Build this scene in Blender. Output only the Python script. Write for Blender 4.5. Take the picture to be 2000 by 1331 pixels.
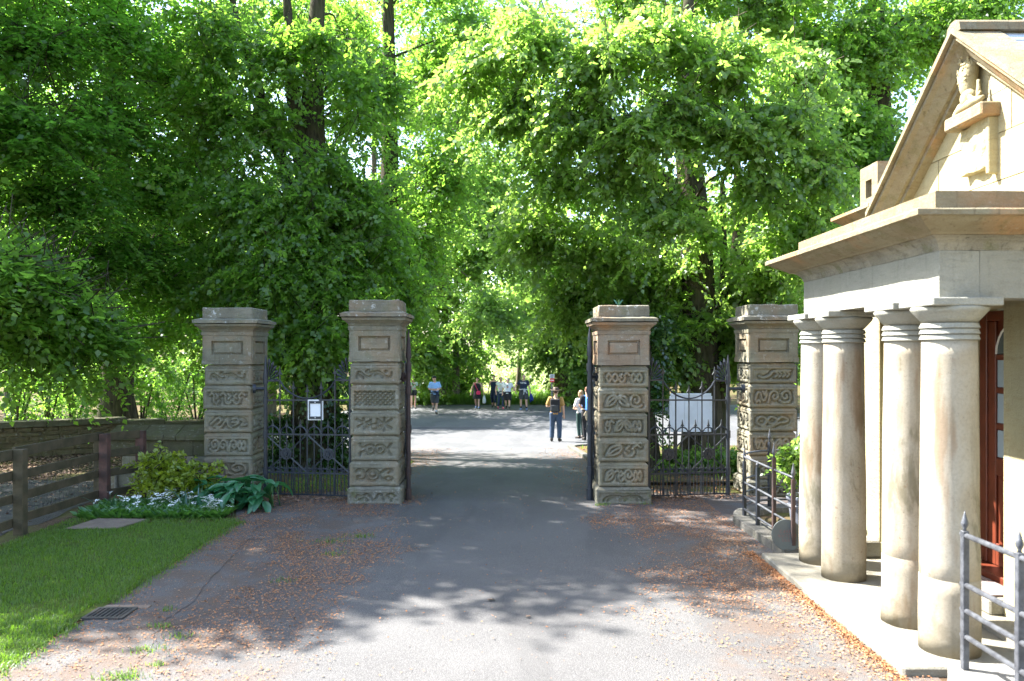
import bpy, bmesh, math, random
import numpy as np
from mathutils import Vector, Matrix, noise

for _o in list(bpy.data.objects):
    bpy.data.objects.remove(_o)
SC = bpy.context.scene
COL = SC.collection
R = math.radians

# ------------------------------------------------------------------ camera
F = 1555.0                       # focal length in photograph pixels (2000 wide)
CH = 2.0                         # camera height
cam_d = bpy.data.cameras.new('camera')
cam = bpy.data.objects.new('camera', cam_d)
COL.objects.link(cam)
cam.location = (0, 0, CH)
cam.rotation_euler = (R(90), 0, 0)
cam_d.sensor_width = 36
cam_d.lens = 36 * F / 2000
cam_d.shift_y = 20.5 / 2000
cam_d.clip_end = 2000
cam_d.dof.use_dof = True
cam_d.dof.focus_distance = 10.6
cam_d.dof.aperture_fstop = 2.2
SC.camera = cam

# ------------------------------------------------------------------ light
SUN_EL, SUN_AZ = 49.0, 24.0      # azimuth: degrees ahead of due left
sv = Vector((-math.cos(R(SUN_AZ)) * math.cos(R(SUN_EL)), math.sin(R(SUN_AZ)) * math.cos(R(SUN_EL)), math.sin(R(SUN_EL))))
W = bpy.data.worlds.new('World')
SC.world = W
W.use_nodes = True
nt = W.node_tree
nt.nodes.clear()
wo = nt.nodes.new('ShaderNodeOutputWorld')
bg = nt.nodes.new('ShaderNodeBackground')
sky = nt.nodes.new('ShaderNodeTexSky')
sky.sky_type = 'NISHITA'
sky.sun_disc = False
sky.sun_elevation = R(SUN_EL)
sky.sun_rotation = math.atan2(sv.x, sv.y)
sky.air_density = 1.0
sky.dust_density = 1.6
sky.ozone_density = 1.0
bg.inputs['Strength'].default_value = 0.10
nt.links.new(sky.outputs[0], bg.inputs[0])
nt.links.new(bg.outputs[0], wo.inputs[0])
sun_d = bpy.data.lights.new('sun', 'SUN')
sun_d.energy = 4.5
sun_d.angle = R(0.53)
sun_d.color = (1.0, 0.965, 0.91)
sun = bpy.data.objects.new('sun', sun_d)
COL.objects.link(sun)
sun.rotation_euler = (-sv).to_track_quat('-Z', 'Y').to_euler()
sun.location = (-20, 12, 40)
SC.view_settings.view_transform = 'Standard'
SC.view_settings.look = 'None'
SC.view_settings.exposure = 2.88
SC.view_settings.gamma = 1.0
SC.view_settings.use_curve_mapping = False
SC.cycles.max_bounces = 10
SC.cycles.diffuse_bounces = 5
SC.cycles.transmission_bounces = 6
SC.cycles.sample_clamp_indirect = 8.0
SC.cycles.use_denoising = True

# ------------------------------------------------------------------ helpers
ORG = {}
rng = np.random.default_rng(7)
random.seed(7)


def P(px, py, d):
    """world point seen at photograph pixel (px, py) at depth d"""
    return Vector(((px - 1000) / F * d, d, CH - (py - 686) / F * d))


def sst(a, b, x):
    t = np.clip((np.asarray(x, dtype=float) - a) / (b - a), 0, 1)
    return t * t * (3 - 2 * t)


def gz(x, y):
    """height of the ground: level by the gate, then falling to the road"""
    x = np.asarray(x, dtype=float)
    y = np.asarray(y, dtype=float)
    t = np.clip((y - 11) / 16, 0, 1)
    t = .7 * t + .3 * t * t * (3 - 2 * t)
    w = np.maximum(np.clip((x + 8) / 3, 0, 1), np.clip((y - 22) / 10, 0, 1))
    return -1.05 * t * w


def gzf(x, y):
    return float(gz(x, y))


def tag(o, label=None, cat=None, group=None, kind=None):
    if label: o['label'] = label
    if cat: o['category'] = cat
    if group: o['group'] = group
    if kind: o['kind'] = kind
    return o


def thing(name, label, cat, loc=(0, 0, 0), group=None):
    o = bpy.data.objects.new(name, None)
    o.empty_display_size = .2
    COL.objects.link(o)
    o.location = loc
    ORG[o.name] = Vector(loc)
    return tag(o, label, cat, group)


def link_mesh(name, me, mat=None, parent=None, org=None):
    o = bpy.data.objects.new(name, me)
    COL.objects.link(o)
    if mat is not None and len(me.materials) == 0:
        me.materials.append(mat)
    if parent is not None:
        o.parent = parent
        ORG[o.name] = ORG[parent.name].copy()
    else:
        ORG[o.name] = Vector((0, 0, 0))
    return o


def place(name, me, parent, loc, scale=(1, 1, 1), rot=(0, 0, 0)):
    """a shared mesh as a part at a world position (parents are never rotated)"""
    o = bpy.data.objects.new(name, me)
    COL.objects.link(o)
    o.parent = parent
    o.location = Vector(loc) - (ORG[parent.name] if parent else Vector((0, 0, 0)))
    o.scale = scale
    o.rotation_euler = rot
    ORG[o.name] = Vector(loc)
    return o


class MB:
    def __init__(self):
        self.v = []
        self.f = []

    def add(self, vs, fs):
        n = len(self.v)
        self.v.extend([tuple(p) for p in vs])
        self.f.extend([tuple(i + n for i in f) for f in fs])
        return self

    def box(self, x0, x1, y0, y1, z0, z1):
        return self.add([(x0, y0, z0), (x1, y0, z0), (x1, y1, z0), (x0, y1, z0), (x0, y0, z1), (x1, y0, z1), (x1, y1, z1), (x0, y1, z1)],
                        [(0, 3, 2, 1), (4, 5, 6, 7), (0, 1, 5, 4), (1, 2, 6, 5), (2, 3, 7, 6), (3, 0, 4, 7)])

    def frustum(self, x, y, z0, z1, w0, w1, d0=None, d1=None):
        d0 = w0 if d0 is None else d0
        d1 = w1 if d1 is None else d1
        a, b, c, e = w0 / 2, d0 / 2, w1 / 2, d1 / 2
        return self.add([(x - a, y - b, z0), (x + a, y - b, z0), (x + a, y + b, z0), (x - a, y + b, z0),
                         (x - c, y - e, z1), (x + c, y - e, z1), (x + c, y + e, z1), (x - c, y + e, z1)],
                        [(0, 3, 2, 1), (4, 5, 6, 7), (0, 1, 5, 4), (1, 2, 6, 5), (2, 3, 7, 6), (3, 0, 4, 7)])

    def prism(self, poly, fn, a0, a1):
        """extrude a 2-D polygon: fn(u, v, a) -> 3-D"""
        n = len(poly)
        vs = [fn(u, v, a0) for u, v in poly] + [fn(u, v, a1) for u, v in poly]
        fs = [tuple(range(n)), tuple(range(2 * n - 1, n - 1, -1))]
        fs += [(i, i + n, (i + 1) % n + n, (i + 1) % n) for i in range(n)]
        return self.add(vs, fs)

    def tube(self, pts, rad, n=8, sx=1.0, sy=1.0, cap=True):
        pts = [Vector(p) for p in pts]
        if not hasattr(rad, '__len__'):
            rad = [rad] * len(pts)
        vs, fs = [], []
        up = None
        for i, p in enumerate(pts):
            t = (pts[min(i + 1, len(pts) - 1)] - pts[max(i - 1, 0)])
            if t.length < 1e-9: t = Vector((0, 0, 1))
            t.normalize()
            if up is None:
                up = Vector((0, 1, 0)) if abs(t.y) < .9 else Vector((1, 0, 0))
            a = t.cross(up)
            if a.length < 1e-6: a = t.orthogonal()
            a.normalize()
            b = a.cross(t).normalized()
            up = b
            for k in range(n):
                an = 2 * math.pi * (k + .5) / n
                vs.append(p + a * (math.cos(an) * rad[i] * sx) + b * (math.sin(an) * rad[i] * sy))
        for i in range(len(pts) - 1):
            for k in range(n):
                fs.append((i * n + k, i * n + (k + 1) % n, (i + 1) * n + (k + 1) % n, (i + 1) * n + k))
        if cap:
            fs.append(tuple(range(n - 1, -1, -1)))
            fs.append(tuple(range((len(pts) - 1) * n, len(pts) * n)))
        return self.add(vs, fs)

    def lathe(self, prof, c, n=28, cap=True):
        vs, fs = [], []
        for r, z in prof:
            for k in range(n):
                a = 2 * math.pi * k / n
                vs.append((c[0] + r * math.cos(a), c[1] + r * math.sin(a), c[2] + z))
        for i in range(len(prof) - 1):
            for k in range(n):
                fs.append((i * n + k, i * n + (k + 1) % n, (i + 1) * n + (k + 1) % n, (i + 1) * n + k))
        if cap:
            fs.append(tuple(range(n - 1, -1, -1)))
            fs.append(tuple(range((len(prof) - 1) * n, len(prof) * n)))
        return self.add(vs, fs)

    def ball(self, c, r, n=10, m=7):
        if not hasattr(r, '__len__'): r = (r, r, r)
        vs, fs = [], []
        for i in range(1, m):
            th = math.pi * i / m
            for k in range(n):
                a = 2 * math.pi * k / n
                vs.append((c[0] + r[0] * math.sin(th) * math.cos(a), c[1] + r[1] * math.sin(th) * math.sin(a), c[2] + r[2] * math.cos(th)))
        t = len(vs)
        vs += [(c[0], c[1], c[2] + r[2]), (c[0], c[1], c[2] - r[2])]
        for i in range(m - 2):
            for k in range(n):
                fs.append((i * n + k, (i + 1) * n + k, (i + 1) * n + (k + 1) % n, i * n + (k + 1) % n))
        for k in range(n):
            fs.append((t, k, (k + 1) % n))
            fs.append((t + 1, (m - 2) * n + (k + 1) % n, (m - 2) * n + k))
        return self.add(vs, fs)

    def mesh(self, name, org=Vector((0, 0, 0)), bevel=0, seg=1, smooth=False, sub=0, amp=0, nscale=6, seed=0, autos=True):
        me = bpy.data.meshes.new(name)
        me.from_pydata([(x - org[0], y - org[1], z - org[2]) for x, y, z in self.v], [], self.f)
        if bevel or sub or autos:
            bm = bmesh.new()
            bm.from_mesh(me)
            bmesh.ops.recalc_face_normals(bm, faces=bm.faces)
            if bevel:
                bmesh.ops.bevel(bm, geom=list(bm.edges), offset=bevel, segments=seg, affect='EDGES', profile=.5)
            if sub:
                for _ in range(6):
                    es = [e for e in bm.edges if e.calc_length() > sub * 1.5]
                    if not es: break
                    bmesh.ops.subdivide_edges(bm, edges=es, cuts=1, use_grid_fill=True)
            if amp:
                bm.normal_update()
                off = Vector((seed * 3.17, seed * 1.31, seed * .77))
                for v in bm.verts:
                    w = v.co + org
                    d = noise.noise(w * nscale + off) * .65 + noise.noise(w * nscale * 2.7 + off) * .35
                    v.co += v.normal * d * amp
            bm.to_mesh(me)
            bm.free()
        if smooth:
            me.polygons.foreach_set('use_smooth', [True] * len(me.polygons))
        me.update()
        return me

    def build(self, name, mat, parent=None, **kw):
        org = ORG[parent.name] if parent is not None else Vector((0, 0, 0))
        return link_mesh(name, self.mesh(name, org, **kw), mat, parent)


def catmull(pts, k=6):
    pts = [np.array(p, float) for p in pts]
    q = [2 * pts[0] - pts[1]] + pts + [2 * pts[-1] - pts[-2]]
    out = []
    for i in range(1, len(q) - 2):
        for j in range(k):
            t = j / k
            out.append(.5 * (2 * q[i] + (q[i + 1] - q[i - 1]) * t + (2 * q[i - 1] - 5 * q[i] + 4 * q[i + 1] - q[i + 2]) * t ** 2 + (3 * q[i] - q[i - 1] - 3 * q[i + 1] + q[i + 2]) * t ** 3))
    out.append(q[-2])
    return np.array(out)


def big_mesh(name, V, Fq, attr=None, smooth=False):
    """mesh from numpy arrays; Fq (m, k) index array"""
    me = bpy.data.meshes.new(name)
    m, k = Fq.shape
    me.vertices.add(len(V))
    me.vertices.foreach_set('co', np.ascontiguousarray(V, dtype=np.float32).ravel())
    me.loops.add(m * k)
    me.loops.foreach_set('vertex_index', np.ascontiguousarray(Fq, dtype=np.int32).ravel())
    me.polygons.add(m)
    me.polygons.foreach_set('loop_start', np.arange(0, m * k, k, dtype=np.int32))
    if smooth:
        me.polygons.foreach_set('use_smooth', np.ones(m, dtype=bool))
    if attr is not None:
        a = me.attributes.new('tint', 'FLOAT', 'POINT')
        a.data.foreach_set('value', np.ascontiguousarray(attr, dtype=np.float32))
    me.update(calc_edges=True)
    return me


# ------------------------------------------------------------------ materials
class NT:
    def __init__(self, name):
        self.m = bpy.data.materials.new(name)
        self.m.use_nodes = True
        self.t = self.m.node_tree
        self.t.nodes.clear()
        self.out = self.n('ShaderNodeOutputMaterial')
        self.pos = self.n('ShaderNodeNewGeometry').outputs['Position']

    def n(self, ty, **kw):
        o = self.t.nodes.new(ty)
        for k, v in kw.items(): setattr(o, k, v)
        return o

    def l(self, a, b):
        self.t.links.new(a, b)

    def noise(self, scale, detail=4, rough=.55, vec=None, dist=0.0):
        o = self.n('ShaderNodeTexNoise')
        o.inputs['Scale'].default_value = scale
        o.inputs['Detail'].default_value = detail
        o.inputs['Roughness'].default_value = rough
        o.inputs['Distortion'].default_value = dist
        self.l(vec if vec is not None else self.pos, o.inputs['Vector'])
        return o.outputs['Fac']

    def voro(self, scale, vec=None, feature='F1', out='Distance'):
        o = self.n('ShaderNodeTexVoronoi')
        o.feature = feature
        o.inputs['Scale'].default_value = scale
        self.l(vec if vec is not None else self.pos, o.inputs['Vector'])
        return o.outputs[out]

    def mapv(self, scale):
        o = self.n('ShaderNodeMapping')
        o.inputs['Scale'].default_value = scale
        self.l(self.pos, o.inputs['Vector'])
        return o.outputs[0]

    def step(self, x, a, b):
        o = self.n('ShaderNodeMapRange', interpolation_type='SMOOTHSTEP')
        o.inputs['From Min'].default_value = a
        o.inputs['From Max'].default_value = b
        self.l(x, o.inputs['Value'])
        return o.outputs[0]

    def math(self, op, a, b=None):
        o = self.n('ShaderNodeMath', operation=op)
        for i, x in enumerate((a, b)):
            if x is None: continue
            if isinstance(x, (int, float)): o.inputs[i].default_value = x
            else: self.l(x, o.inputs[i])
        return o.outputs[0]

    def mix(self, fac, a, b):
        o = self.n('ShaderNodeMix', data_type='RGBA')
        for s, x in ((o.inputs['Factor'], fac), (o.inputs['A'], a), (o.inputs['B'], b)):
            if isinstance(x, (int, float)): s.default_value = x
            elif isinstance(x, tuple): s.default_value = (*x, 1)
            else: self.l(x, s)
        return o.outputs['Result']

    def bsdf(self, col, rough=.8, bump=None, bstr=.3, bdist=.01, spec=.3, metal=0.0):
        b = self.n('ShaderNodeBsdfPrincipled')
        if isinstance(col, tuple): b.inputs['Base Color'].default_value = (*col, 1)
        else: self.l(col, b.inputs['Base Color'])
        if isinstance(rough, (int, float)): b.inputs['Roughness'].default_value = rough
        else: self.l(rough, b.inputs['Roughness'])
        b.inputs['Specular IOR Level'].default_value = spec
        b.inputs['Metallic'].default_value = metal
        if bump is not None:
            bp = self.n('ShaderNodeBump')
            bp.inputs['Strength'].default_value = bstr
            bp.inputs['Distance'].default_value = bdist
            self.l(bump, bp.inputs['Height'])
            self.l(bp.outputs[0], b.inputs['Normal'])
        self.l(b.outputs[0], self.out.inputs['Surface'])
        return b


M = {}


def m_plain(key, a, b=None, scale=8, rough=.75, bump=0.0, bscale=40, spec=.3, metal=0.0):
    t = NT(key)
    b = b or tuple(c * .7 for c in a)
    col = t.mix(t.step(t.noise(scale, 5), .32, .68), a, b)
    t.bsdf(col, rough, t.noise(bscale, 4) if bump else None, bump, .01, spec, metal)
    M[key] = t.m
    return t.m


def m_stone(key, c1, c2, c3, lichen=.5, lcol=(.52, .52, .48), moss=0.0, orange=0.0, scale=3.0, stain=.5):
    t = NT(key)
    n1 = t.noise(scale, 6, .6, dist=.3)
    n2 = t.noise(scale * 4.2, 6, .65)
    lay = t.noise(5, 5, .6, vec=t.mapv((1.2, 1.2, 7)))
    col = t.mix(t.step(n1, .35, .65), c1, c2)
    col = t.mix(t.math('MULTIPLY', t.step(lay, .5, .72), .7), col, c3)
    if orange:
        col = t.mix(t.math('MULTIPLY', t.step(t.noise(2.1, 3, .5), .48, .66), orange), col, (.40, .20, .085))
    # dark streaks of soot and algae
    st = t.noise(4, 5, .6, vec=t.mapv((6, 6, .9)))
    col = t.mix(t.math('MULTIPLY', t.step(st, .54, .75), stain), col, tuple(x * .33 for x in c1))
    if moss:
        col = t.mix(t.math('MULTIPLY', t.step(t.noise(6, 5, .65), .5, .68), moss), col, (.085, .095, .03))
    lf = t.math('MULTIPLY', t.step(t.noise(16, 6, .7), .56, .62), t.step(t.noise(3.3, 3, .5), .42, .6))
    col = t.mix(t.math('MULTIPLY', lf, lichen), col, lcol)
    sp = t.step(t.noise(90, 3, .7), .35, .7)
    col = t.mix(t.math('MULTIPLY', sp, .28), col, tuple(min(1, x * 1.5) for x in c2))
    oi = t.n('ShaderNodeObjectInfo')
    col = t.mix(t.math('MULTIPLY', oi.outputs['Random'], .38), col, c3)
    h = t.math('ADD', t.math('MULTIPLY', n2, .8), t.math('MULTIPLY', t.noise(70, 5, .7), .45))
    h = t.math('ADD', h, t.math('MULTIPLY', lay, .4))
    t.bsdf(col, .9, h, .8, .016, .15)
    M[key] = t.m
    return t.m


m_stone('pier_stone', (0.159, 0.146, 0.106), (0.222, 0.207, 0.151), (0.115, 0.106, 0.077), lichen=.35, moss=.3, orange=.25)
m_stone('pier_stone_warm', (0.223, 0.160, 0.107), (0.243, 0.214, 0.167), (0.151, 0.121, 0.091), lichen=.35, moss=.15, orange=.85)
m_stone('pier_cap_stone', (0.147, 0.133, 0.099), (0.214, 0.196, 0.144), (0.103, 0.095, 0.071), lichen=.95, moss=.45, orange=.3)
m_stone('plinth_stone', (0.134, 0.127, 0.098), (0.185, 0.172, 0.133), (0.094, 0.091, 0.069), lichen=.3, moss=.75)
m_stone('wall_stone', (0.108, 0.087, 0.043), (0.155, 0.122, 0.062), (0.072, 0.059, 0.031), lichen=.2, moss=.6, scale=5)
m_stone('coping_stone', (0.087, 0.081, 0.047), (0.124, 0.112, 0.066), (0.062, 0.059, 0.033), lichen=.25, moss=.8, scale=4)
m_stone('lodge_wall', (0.317, 0.274, 0.159), (0.360, 0.329, 0.210), (0.265, 0.215, 0.113), lichen=.1, stain=.25, scale=2.2)
m_stone('lodge_frieze', (0.234, 0.233, 0.202), (0.275, 0.272, 0.233), (0.192, 0.184, 0.153), lichen=.1, stain=.4, scale=2.2)
m_stone('lodge_cornice', (0.189, 0.153, 0.097), (0.224, 0.203, 0.137), (0.151, 0.111, 0.065), lichen=.2, stain=.8, orange=.6, moss=.5, scale=2.6)
m_stone('porch_floor', (0.186, 0.173, 0.139), (0.232, 0.220, 0.182), (0.144, 0.135, 0.106), lichen=.1, moss=.12, stain=.25, scale=2.5)
m_stone('cove_stone', (.20, .185, .15), (.27, .25, .20), (.10, .09, .065), lichen=.1, moss=.7, stain=.9, scale=5)
m_stone('kerb_stone', (0.100, 0.095, 0.083), (0.133, 0.126, 0.111), (0.071, 0.067, 0.057), lichen=.25, moss=.3, scale=5)
m_stone('slab_stone', (.17, .13, .10), (.22, .17, .13), (.13, .10, .08), lichen=.1, moss=.25, scale=5)


def m_column(key):
    t = NT(key)
    n1 = t.noise(2.4, 6, .6, dist=.4)
    col = t.mix(t.step(n1, .35, .65), (.285, .245, .18), (.33, .30, .24))
    st = t.noise(3.0, 5, .6, vec=t.mapv((5, 5, .55)))
    col = t.mix(t.math('MULTIPLY', t.step(st, .52, .68), .4), col, (.20, .175, .125))
    col = t.mix(t.math('MULTIPLY', t.step(t.noise(2.3, 5, .65, vec=t.mapv((1.6, 1.6, .7)), dist=.5), .53, .66), .62), col, (.095, .087, .05))
    col = t.mix(t.math('MULTIPLY', t.step(t.noise(1.3, 4, .6, vec=t.mapv((3.5, 3.5, .6))), .53, .65), .6), col, (.20, .125, .07))
    lf = t.math('MULTIPLY', t.step(t.noise(24, 4, .7), .62, .66), t.step(t.noise(2.3, 3), .5, .6))
    col = t.mix(t.math('MULTIPLY', lf, .5), col, (.16, .085, .05))
    # grime splashed up from the paving
    sx = t.n('ShaderNodeSeparateXYZ')
    t.l(t.pos, sx.inputs[0])
    hh = t.math('ADD', sx.outputs['Z'], t.math('MULTIPLY', t.math('SUBTRACT', t.noise(7, 5, .7), .5), .5))
    low = t.math('SUBTRACT', 1.0, t.step(hh, .1, .36))
    col = t.mix(t.math('MULTIPLY', low, .6), col, (.085, .073, .045))
    base = t.math('SUBTRACT', 1.0, t.step(t.math('ADD', sx.outputs['Z'], t.math('MULTIPLY', t.noise(5, 4, .7), .30)), .60, .66))
    col = t.mix(t.math('MULTIPLY', base, .18), col, (.21, .165, .11))
    col = t.mix(t.math('MULTIPLY', t.step(t.noise(55, 5, .75), .42, .66), .22), col, (.12, .105, .07))
    pit = t.step(t.voro(38), .0, .16)
    col = t.mix(t.math('MULTIPLY', t.math('SUBTRACT', 1.0, pit), t.math('MULTIPLY', t.step(t.noise(6, 3), .5, .6), .6)), col, (.06, .05, .035))
    h = t.math('ADD', t.math('MULTIPLY', t.noise(9, 5, .6), .12), t.math('MULTIPLY', t.noise(70, 4, .7), .3))
    h = t.math('ADD', h, t.math('MULTIPLY', pit, .3))
    t.bsdf(col, .9, h, .6, .008, .12)
    M[key] = t.m


m_column('column_stone')


def m_asphalt(key, a, b, litter):
    t = NT(key)
    g = t.noise(190, 3, .8)
    v = t.voro(130)
    col = t.mix(t.step(t.noise(.9, 5, .6), .35, .65), a, b)
    col = t.mix(t.step(v, .25, .62), tuple(x * 1.55 for x in b), col)
    col = t.mix(t.math('MULTIPLY', t.step(g, .5, .62), .55), col, tuple(x * .45 for x in a))
    spk = t.step(t.noise(300, 2, .8), .66, .72)
    col = t.mix(t.math('MULTIPLY', spk, .7), col, (.22, .22, .225))
    # repaired strips and wheel-worn patches
    pt = t.noise(.55, 3, .5, vec=t.mapv((2.2, .5, 1)))
    col = t.mix(t.math('MULTIPLY', t.step(pt, .52, .58), .22), col, tuple(x * .62 for x in a))
    if litter:
        sx = t.n('ShaderNodeSeparateXYZ')
        t.l(t.pos, sx.inputs[0])
        ax = t.math('ABSOLUTE', t.math('ADD', sx.outputs['X'], .1))
        ax = t.math('ADD', ax, t.math('MULTIPLY', t.math('SUBTRACT', t.noise(1.3, 5, .65), .5), 1.6))
        m = t.step(ax, 1.1, 2.0)
        m = t.math('MULTIPLY', m, t.step(t.noise(3.2, 5, .65), .36, .62))
        gr = t.mix(t.step(t.noise(140, 2, .7), .4, .6), (.125, .066, .034), (.06, .04, .025))
        col = t.mix(t.math('MULTIPLY', m, .5), col, gr)
    h = t.math('ADD', t.math('MULTIPLY', v, .7), t.math('MULTIPLY', g, .6))
    t.bsdf(col, .88, h, .6, .006, .25)
    M[key] = t.m


m_asphalt('drive_asphalt', (.065, .063, .062), (.086, .084, .082), True)
m_asphalt('old_tarmac', (.067, .064, .062), (.088, .085, .082), True)
m_asphalt('road_asphalt', (.064, .065, .069), (.085, .086, .089), False)


def m_ground():
    t = NT('forest_floor')
    n = t.noise(1.1, 5, .6)
    col = t.mix(t.step(t.noise(26, 5, .75), .38, .62), (.11, .068, .04), (.055, .04, .026))
    col = t.mix(t.math('MULTIPLY', t.step(n, .42, .6), .75), col, (.075, .085, .022))
    col = t.mix(t.math('MULTIPLY', t.step(t.voro(34), .0, .28), .0), col, (.3, .2, .12))
    t.bsdf(col, .95, t.noise(40, 5, .7), .8, .02, .1)
    M['forest_floor'] = t.m
    t = NT('meadow_ground')
    col = t.mix(t.step(t.noise(.9, 5, .6), .4, .6), (.13, .17, .035), (.20, .21, .07))
    t.bsdf(col, .95, t.noise(20, 4), .6, .03, .1)
    M['meadow_ground'] = t.m
    t = NT('lawn_soil')
    col = t.mix(t.step(t.noise(1.3, 5, .6), .4, .62), (.05, .09, .014), (.085, .115, .022))
    col = t.mix(t.step(t.noise(60, 3, .7), .45, .7), col, (.03, .045, .012))
    t.bsdf(col, .95, t.noise(60, 4, .7), .8, .02, .1)
    M['lawn_soil'] = t.m
    t = NT('gravel_path')
    v = t.voro(45, out='Color')
    col = t.mix(t.step(t.noise(3, 4), .4, .6), (.055, .055, .052), (.08, .077, .07))
    col = t.mix(.35, col, t.mix(t.step(t.voro(45), .1, .5), (.11, .11, .105), (.03, .03, .03)))
    t.bsdf(col, .9, t.voro(45), .7, .015, .15)
    M['gravel_path'] = t.m


m_ground()


def m_leaf(key, a, b, tr, tf=.5, gloss=.06, rough=.42):
    t = NT(key)
    at = t.n('ShaderNodeAttribute')
    at.attribute_name = 'tint'
    f = at.outputs['Fac']
    col = t.mix(f, a, b)
    trc = t.mix(f, tuple(x * .75 for x in tr), tuple(min(1, x * 1.2) for x in tr))
    d = t.n('ShaderNodeBsdfDiffuse')
    t.l(col, d.inputs['Color'])
    s = t.n('ShaderNodeBsdfTranslucent')
    t.l(trc, s.inputs['Color'])
    m1 = t.n('ShaderNodeMixShader')
    m1.inputs[0].default_value = tf
    t.l(d.outputs[0], m1.inputs[1])
    t.l(s.outputs[0], m1.inputs[2])
    g = t.n('ShaderNodeBsdfGlossy')
    g.inputs['Roughness'].default_value = rough
    g.inputs['Color'].default_value = (.9, .95, 1, 1)
    m2 = t.n('ShaderNodeMixShader')
    m2.inputs[0].default_value = gloss
    t.l(m1.outputs[0], m2.inputs[1])
    t.l(g.outputs[0], m2.inputs[2])
    t.l(m2.outputs[0], t.out.inputs['Surface'])
    M[key] = t.m


m_leaf('beech_leaf', (.045, .112, .018), (.098, .165, .028), (.24, .52, .05), .60, .03)
m_leaf('lime_leaf', (.052, .116, .016), (.110, .172, .030), (.31, .58, .06), .60, .03)
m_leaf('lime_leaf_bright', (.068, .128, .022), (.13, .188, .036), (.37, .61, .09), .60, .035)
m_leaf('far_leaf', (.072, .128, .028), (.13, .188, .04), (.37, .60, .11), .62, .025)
m_leaf('ivy_leaf', (.022, .065, .014), (.05, .10, .02), (.09, .24, .02), .42, .06, .35)
m_leaf('hedge_leaf', (.06, .12, .024), (.115, .17, .038), (.32, .53, .08), .60, .025)
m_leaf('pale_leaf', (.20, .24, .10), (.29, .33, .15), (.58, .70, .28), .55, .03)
m_leaf('gold_leaf', (.14, .20, .015), (.25, .30, .022), (.42, .54, .03), .45, .05)
m_leaf('hosta_leaf', (.025, .13, .05), (.045, .17, .065), (.07, .30, .06), .3, .07, .4)
m_leaf('garlic_leaf', (.05, .15, .03), (.08, .19, .035), (.18, .42, .05), .4, .06)
m_leaf('grass_blade', (.058, .125, .012), (.11, .165, .022), (.18, .36, .022), .48, .03)
m_leaf('strap_leaf', (.045, .13, .06), (.06, .15, .07), (.10, .26, .08), .35, .08)


def m_bark(key, a, b, moss=.3):
    t = NT(key)
    rid = t.noise(9, 6, .65, vec=t.mapv((2.4, 2.4, .35)), dist=.6)
    col = t.mix(t.step(rid, .36, .62), b, a)
    col = t.mix(t.math('MULTIPLY', t.step(t.noise(2.2, 4), .46, .62), moss), col, (.06, .075, .02))
    t.bsdf(col, .95, t.math('ADD', rid, t.math('MULTIPLY', t.noise(50, 4), .25)), 1.0, .03, .1)
    M[key] = t.m


m_bark('bark', (.078, .066, .043), (.027, .024, .017))
m_bark('bark_pale', (.17, .145, .105), (.075, .06, .045), .2)
m_plain('iron', (.014, .018, .026), (.024, .028, .036), 14, .45, .15, 90, .5)
m_plain('iron_rust', (.055, .033, .028), (.030, .022, .022), 10, .6, .25, 60, .4)
m_plain('iron_grey', (.075, .08, .09), (.035, .038, .045), 22, .5, .3, 90, .5)
m_plain('fence_wood', (.095, .074, .045), (.060, .052, .03), 7, .9, .5, 30, .15)
m_plain('fence_wood_red', (.135, .072, .058), (.075, .05, .042), 9, .9, .5, 30, .15)
m_plain('door_wood', (.125, .027, .012), (.09, .02, .009), 9, .38, .08, 50, .5)
m_plain('white_paint', (.74, .74, .73), (.66, .66, .64), 5, .5, .05)
m_plain('paper', (.80, .80, .80), (.76, .76, .77), 3, .6)
m_plain('lead', (.56, .60, .66), (.46, .50, .55), 8, .5, .1)
m_plain('roof_stone', (.34, .30, .255), (.26, .23, .20), 5, .85, .4, 30)
m_plain('pot_glaze', (.15, .16, .19), (.11, .12, .145), 10, .45, .1, 40, .5)
m_plain('slate_plate', (.085, .10, .095), (.07, .08, .078), 6, .5, .1)
m_plain('faded_red', (.16, .075, .07), (.14, .08, .075), 10, .7)
m_plain('mat_fibre', (.25, .20, .19), (.14, .11, .10), 70, .95, .6, 120)
m_plain('concrete', (.22, .215, .20), (.16, .155, .145), 14, .92, .6, 60)
m_plain('pit_shade', (.02, .02, .02), (.015, .015, .015), 5, .9)
m_plain('litter_bit', (.37, .165, .07), (.22, .10, .045), 90, .85)
m_plain('litter_pale', (.32, .20, .12), (.25, .16, .10), 50, .85)
m_plain('dead_leaf', (.26, .17, .12), (.15, .09, .06), 25, .85)
m_plain('petal', (.82, .83, .80), (.74, .76, .72), 30, .6)
m_plain('drain_iron', (.06, .055, .05), (.035, .032, .03), 20, .6, .3, 60, .4)
m_plain('skin', (.56, .35, .26), (.50, .30, .22), 6, .55)
m_plain('skin_tan', (.42, .25, .175), (.37, .21, .15), 6, .55)
m_plain('hair_dark', (.018, .013, .012), (.03, .02, .016), 40, .5)
m_plain('hair_brown', (.07, .042, .025), (.045, .028, .018), 40, .5)
m_plain('hair_fair', (.26, .165, .085), (.19, .115, .06), 40, .5)
m_plain('hair_grey', (.30, .28, .27), (.22, .21, .20), 40, .6)
m_plain('hair_red', (.16, .065, .03), (.11, .045, .02), 40, .5)
m_plain('cloth_black', (.016, .016, .019), (.024, .024, .028), 12, .9)
m_plain('cloth_navy', (.015, .024, .05), (.022, .032, .06), 12, .9)
m_plain('cloth_blue', (.27, .44, .70), (.23, .39, .64), 9, .85)
m_plain('cloth_sage', (.42, .50, .42), (.36, .44, .37), 9, .85)
m_plain('cloth_white', (.70, .71, .74), (.62, .63, .66), 9, .85)
m_plain('cloth_grey', (.42, .43, .45), (.34, .35, .37), 14, .9)
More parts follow.
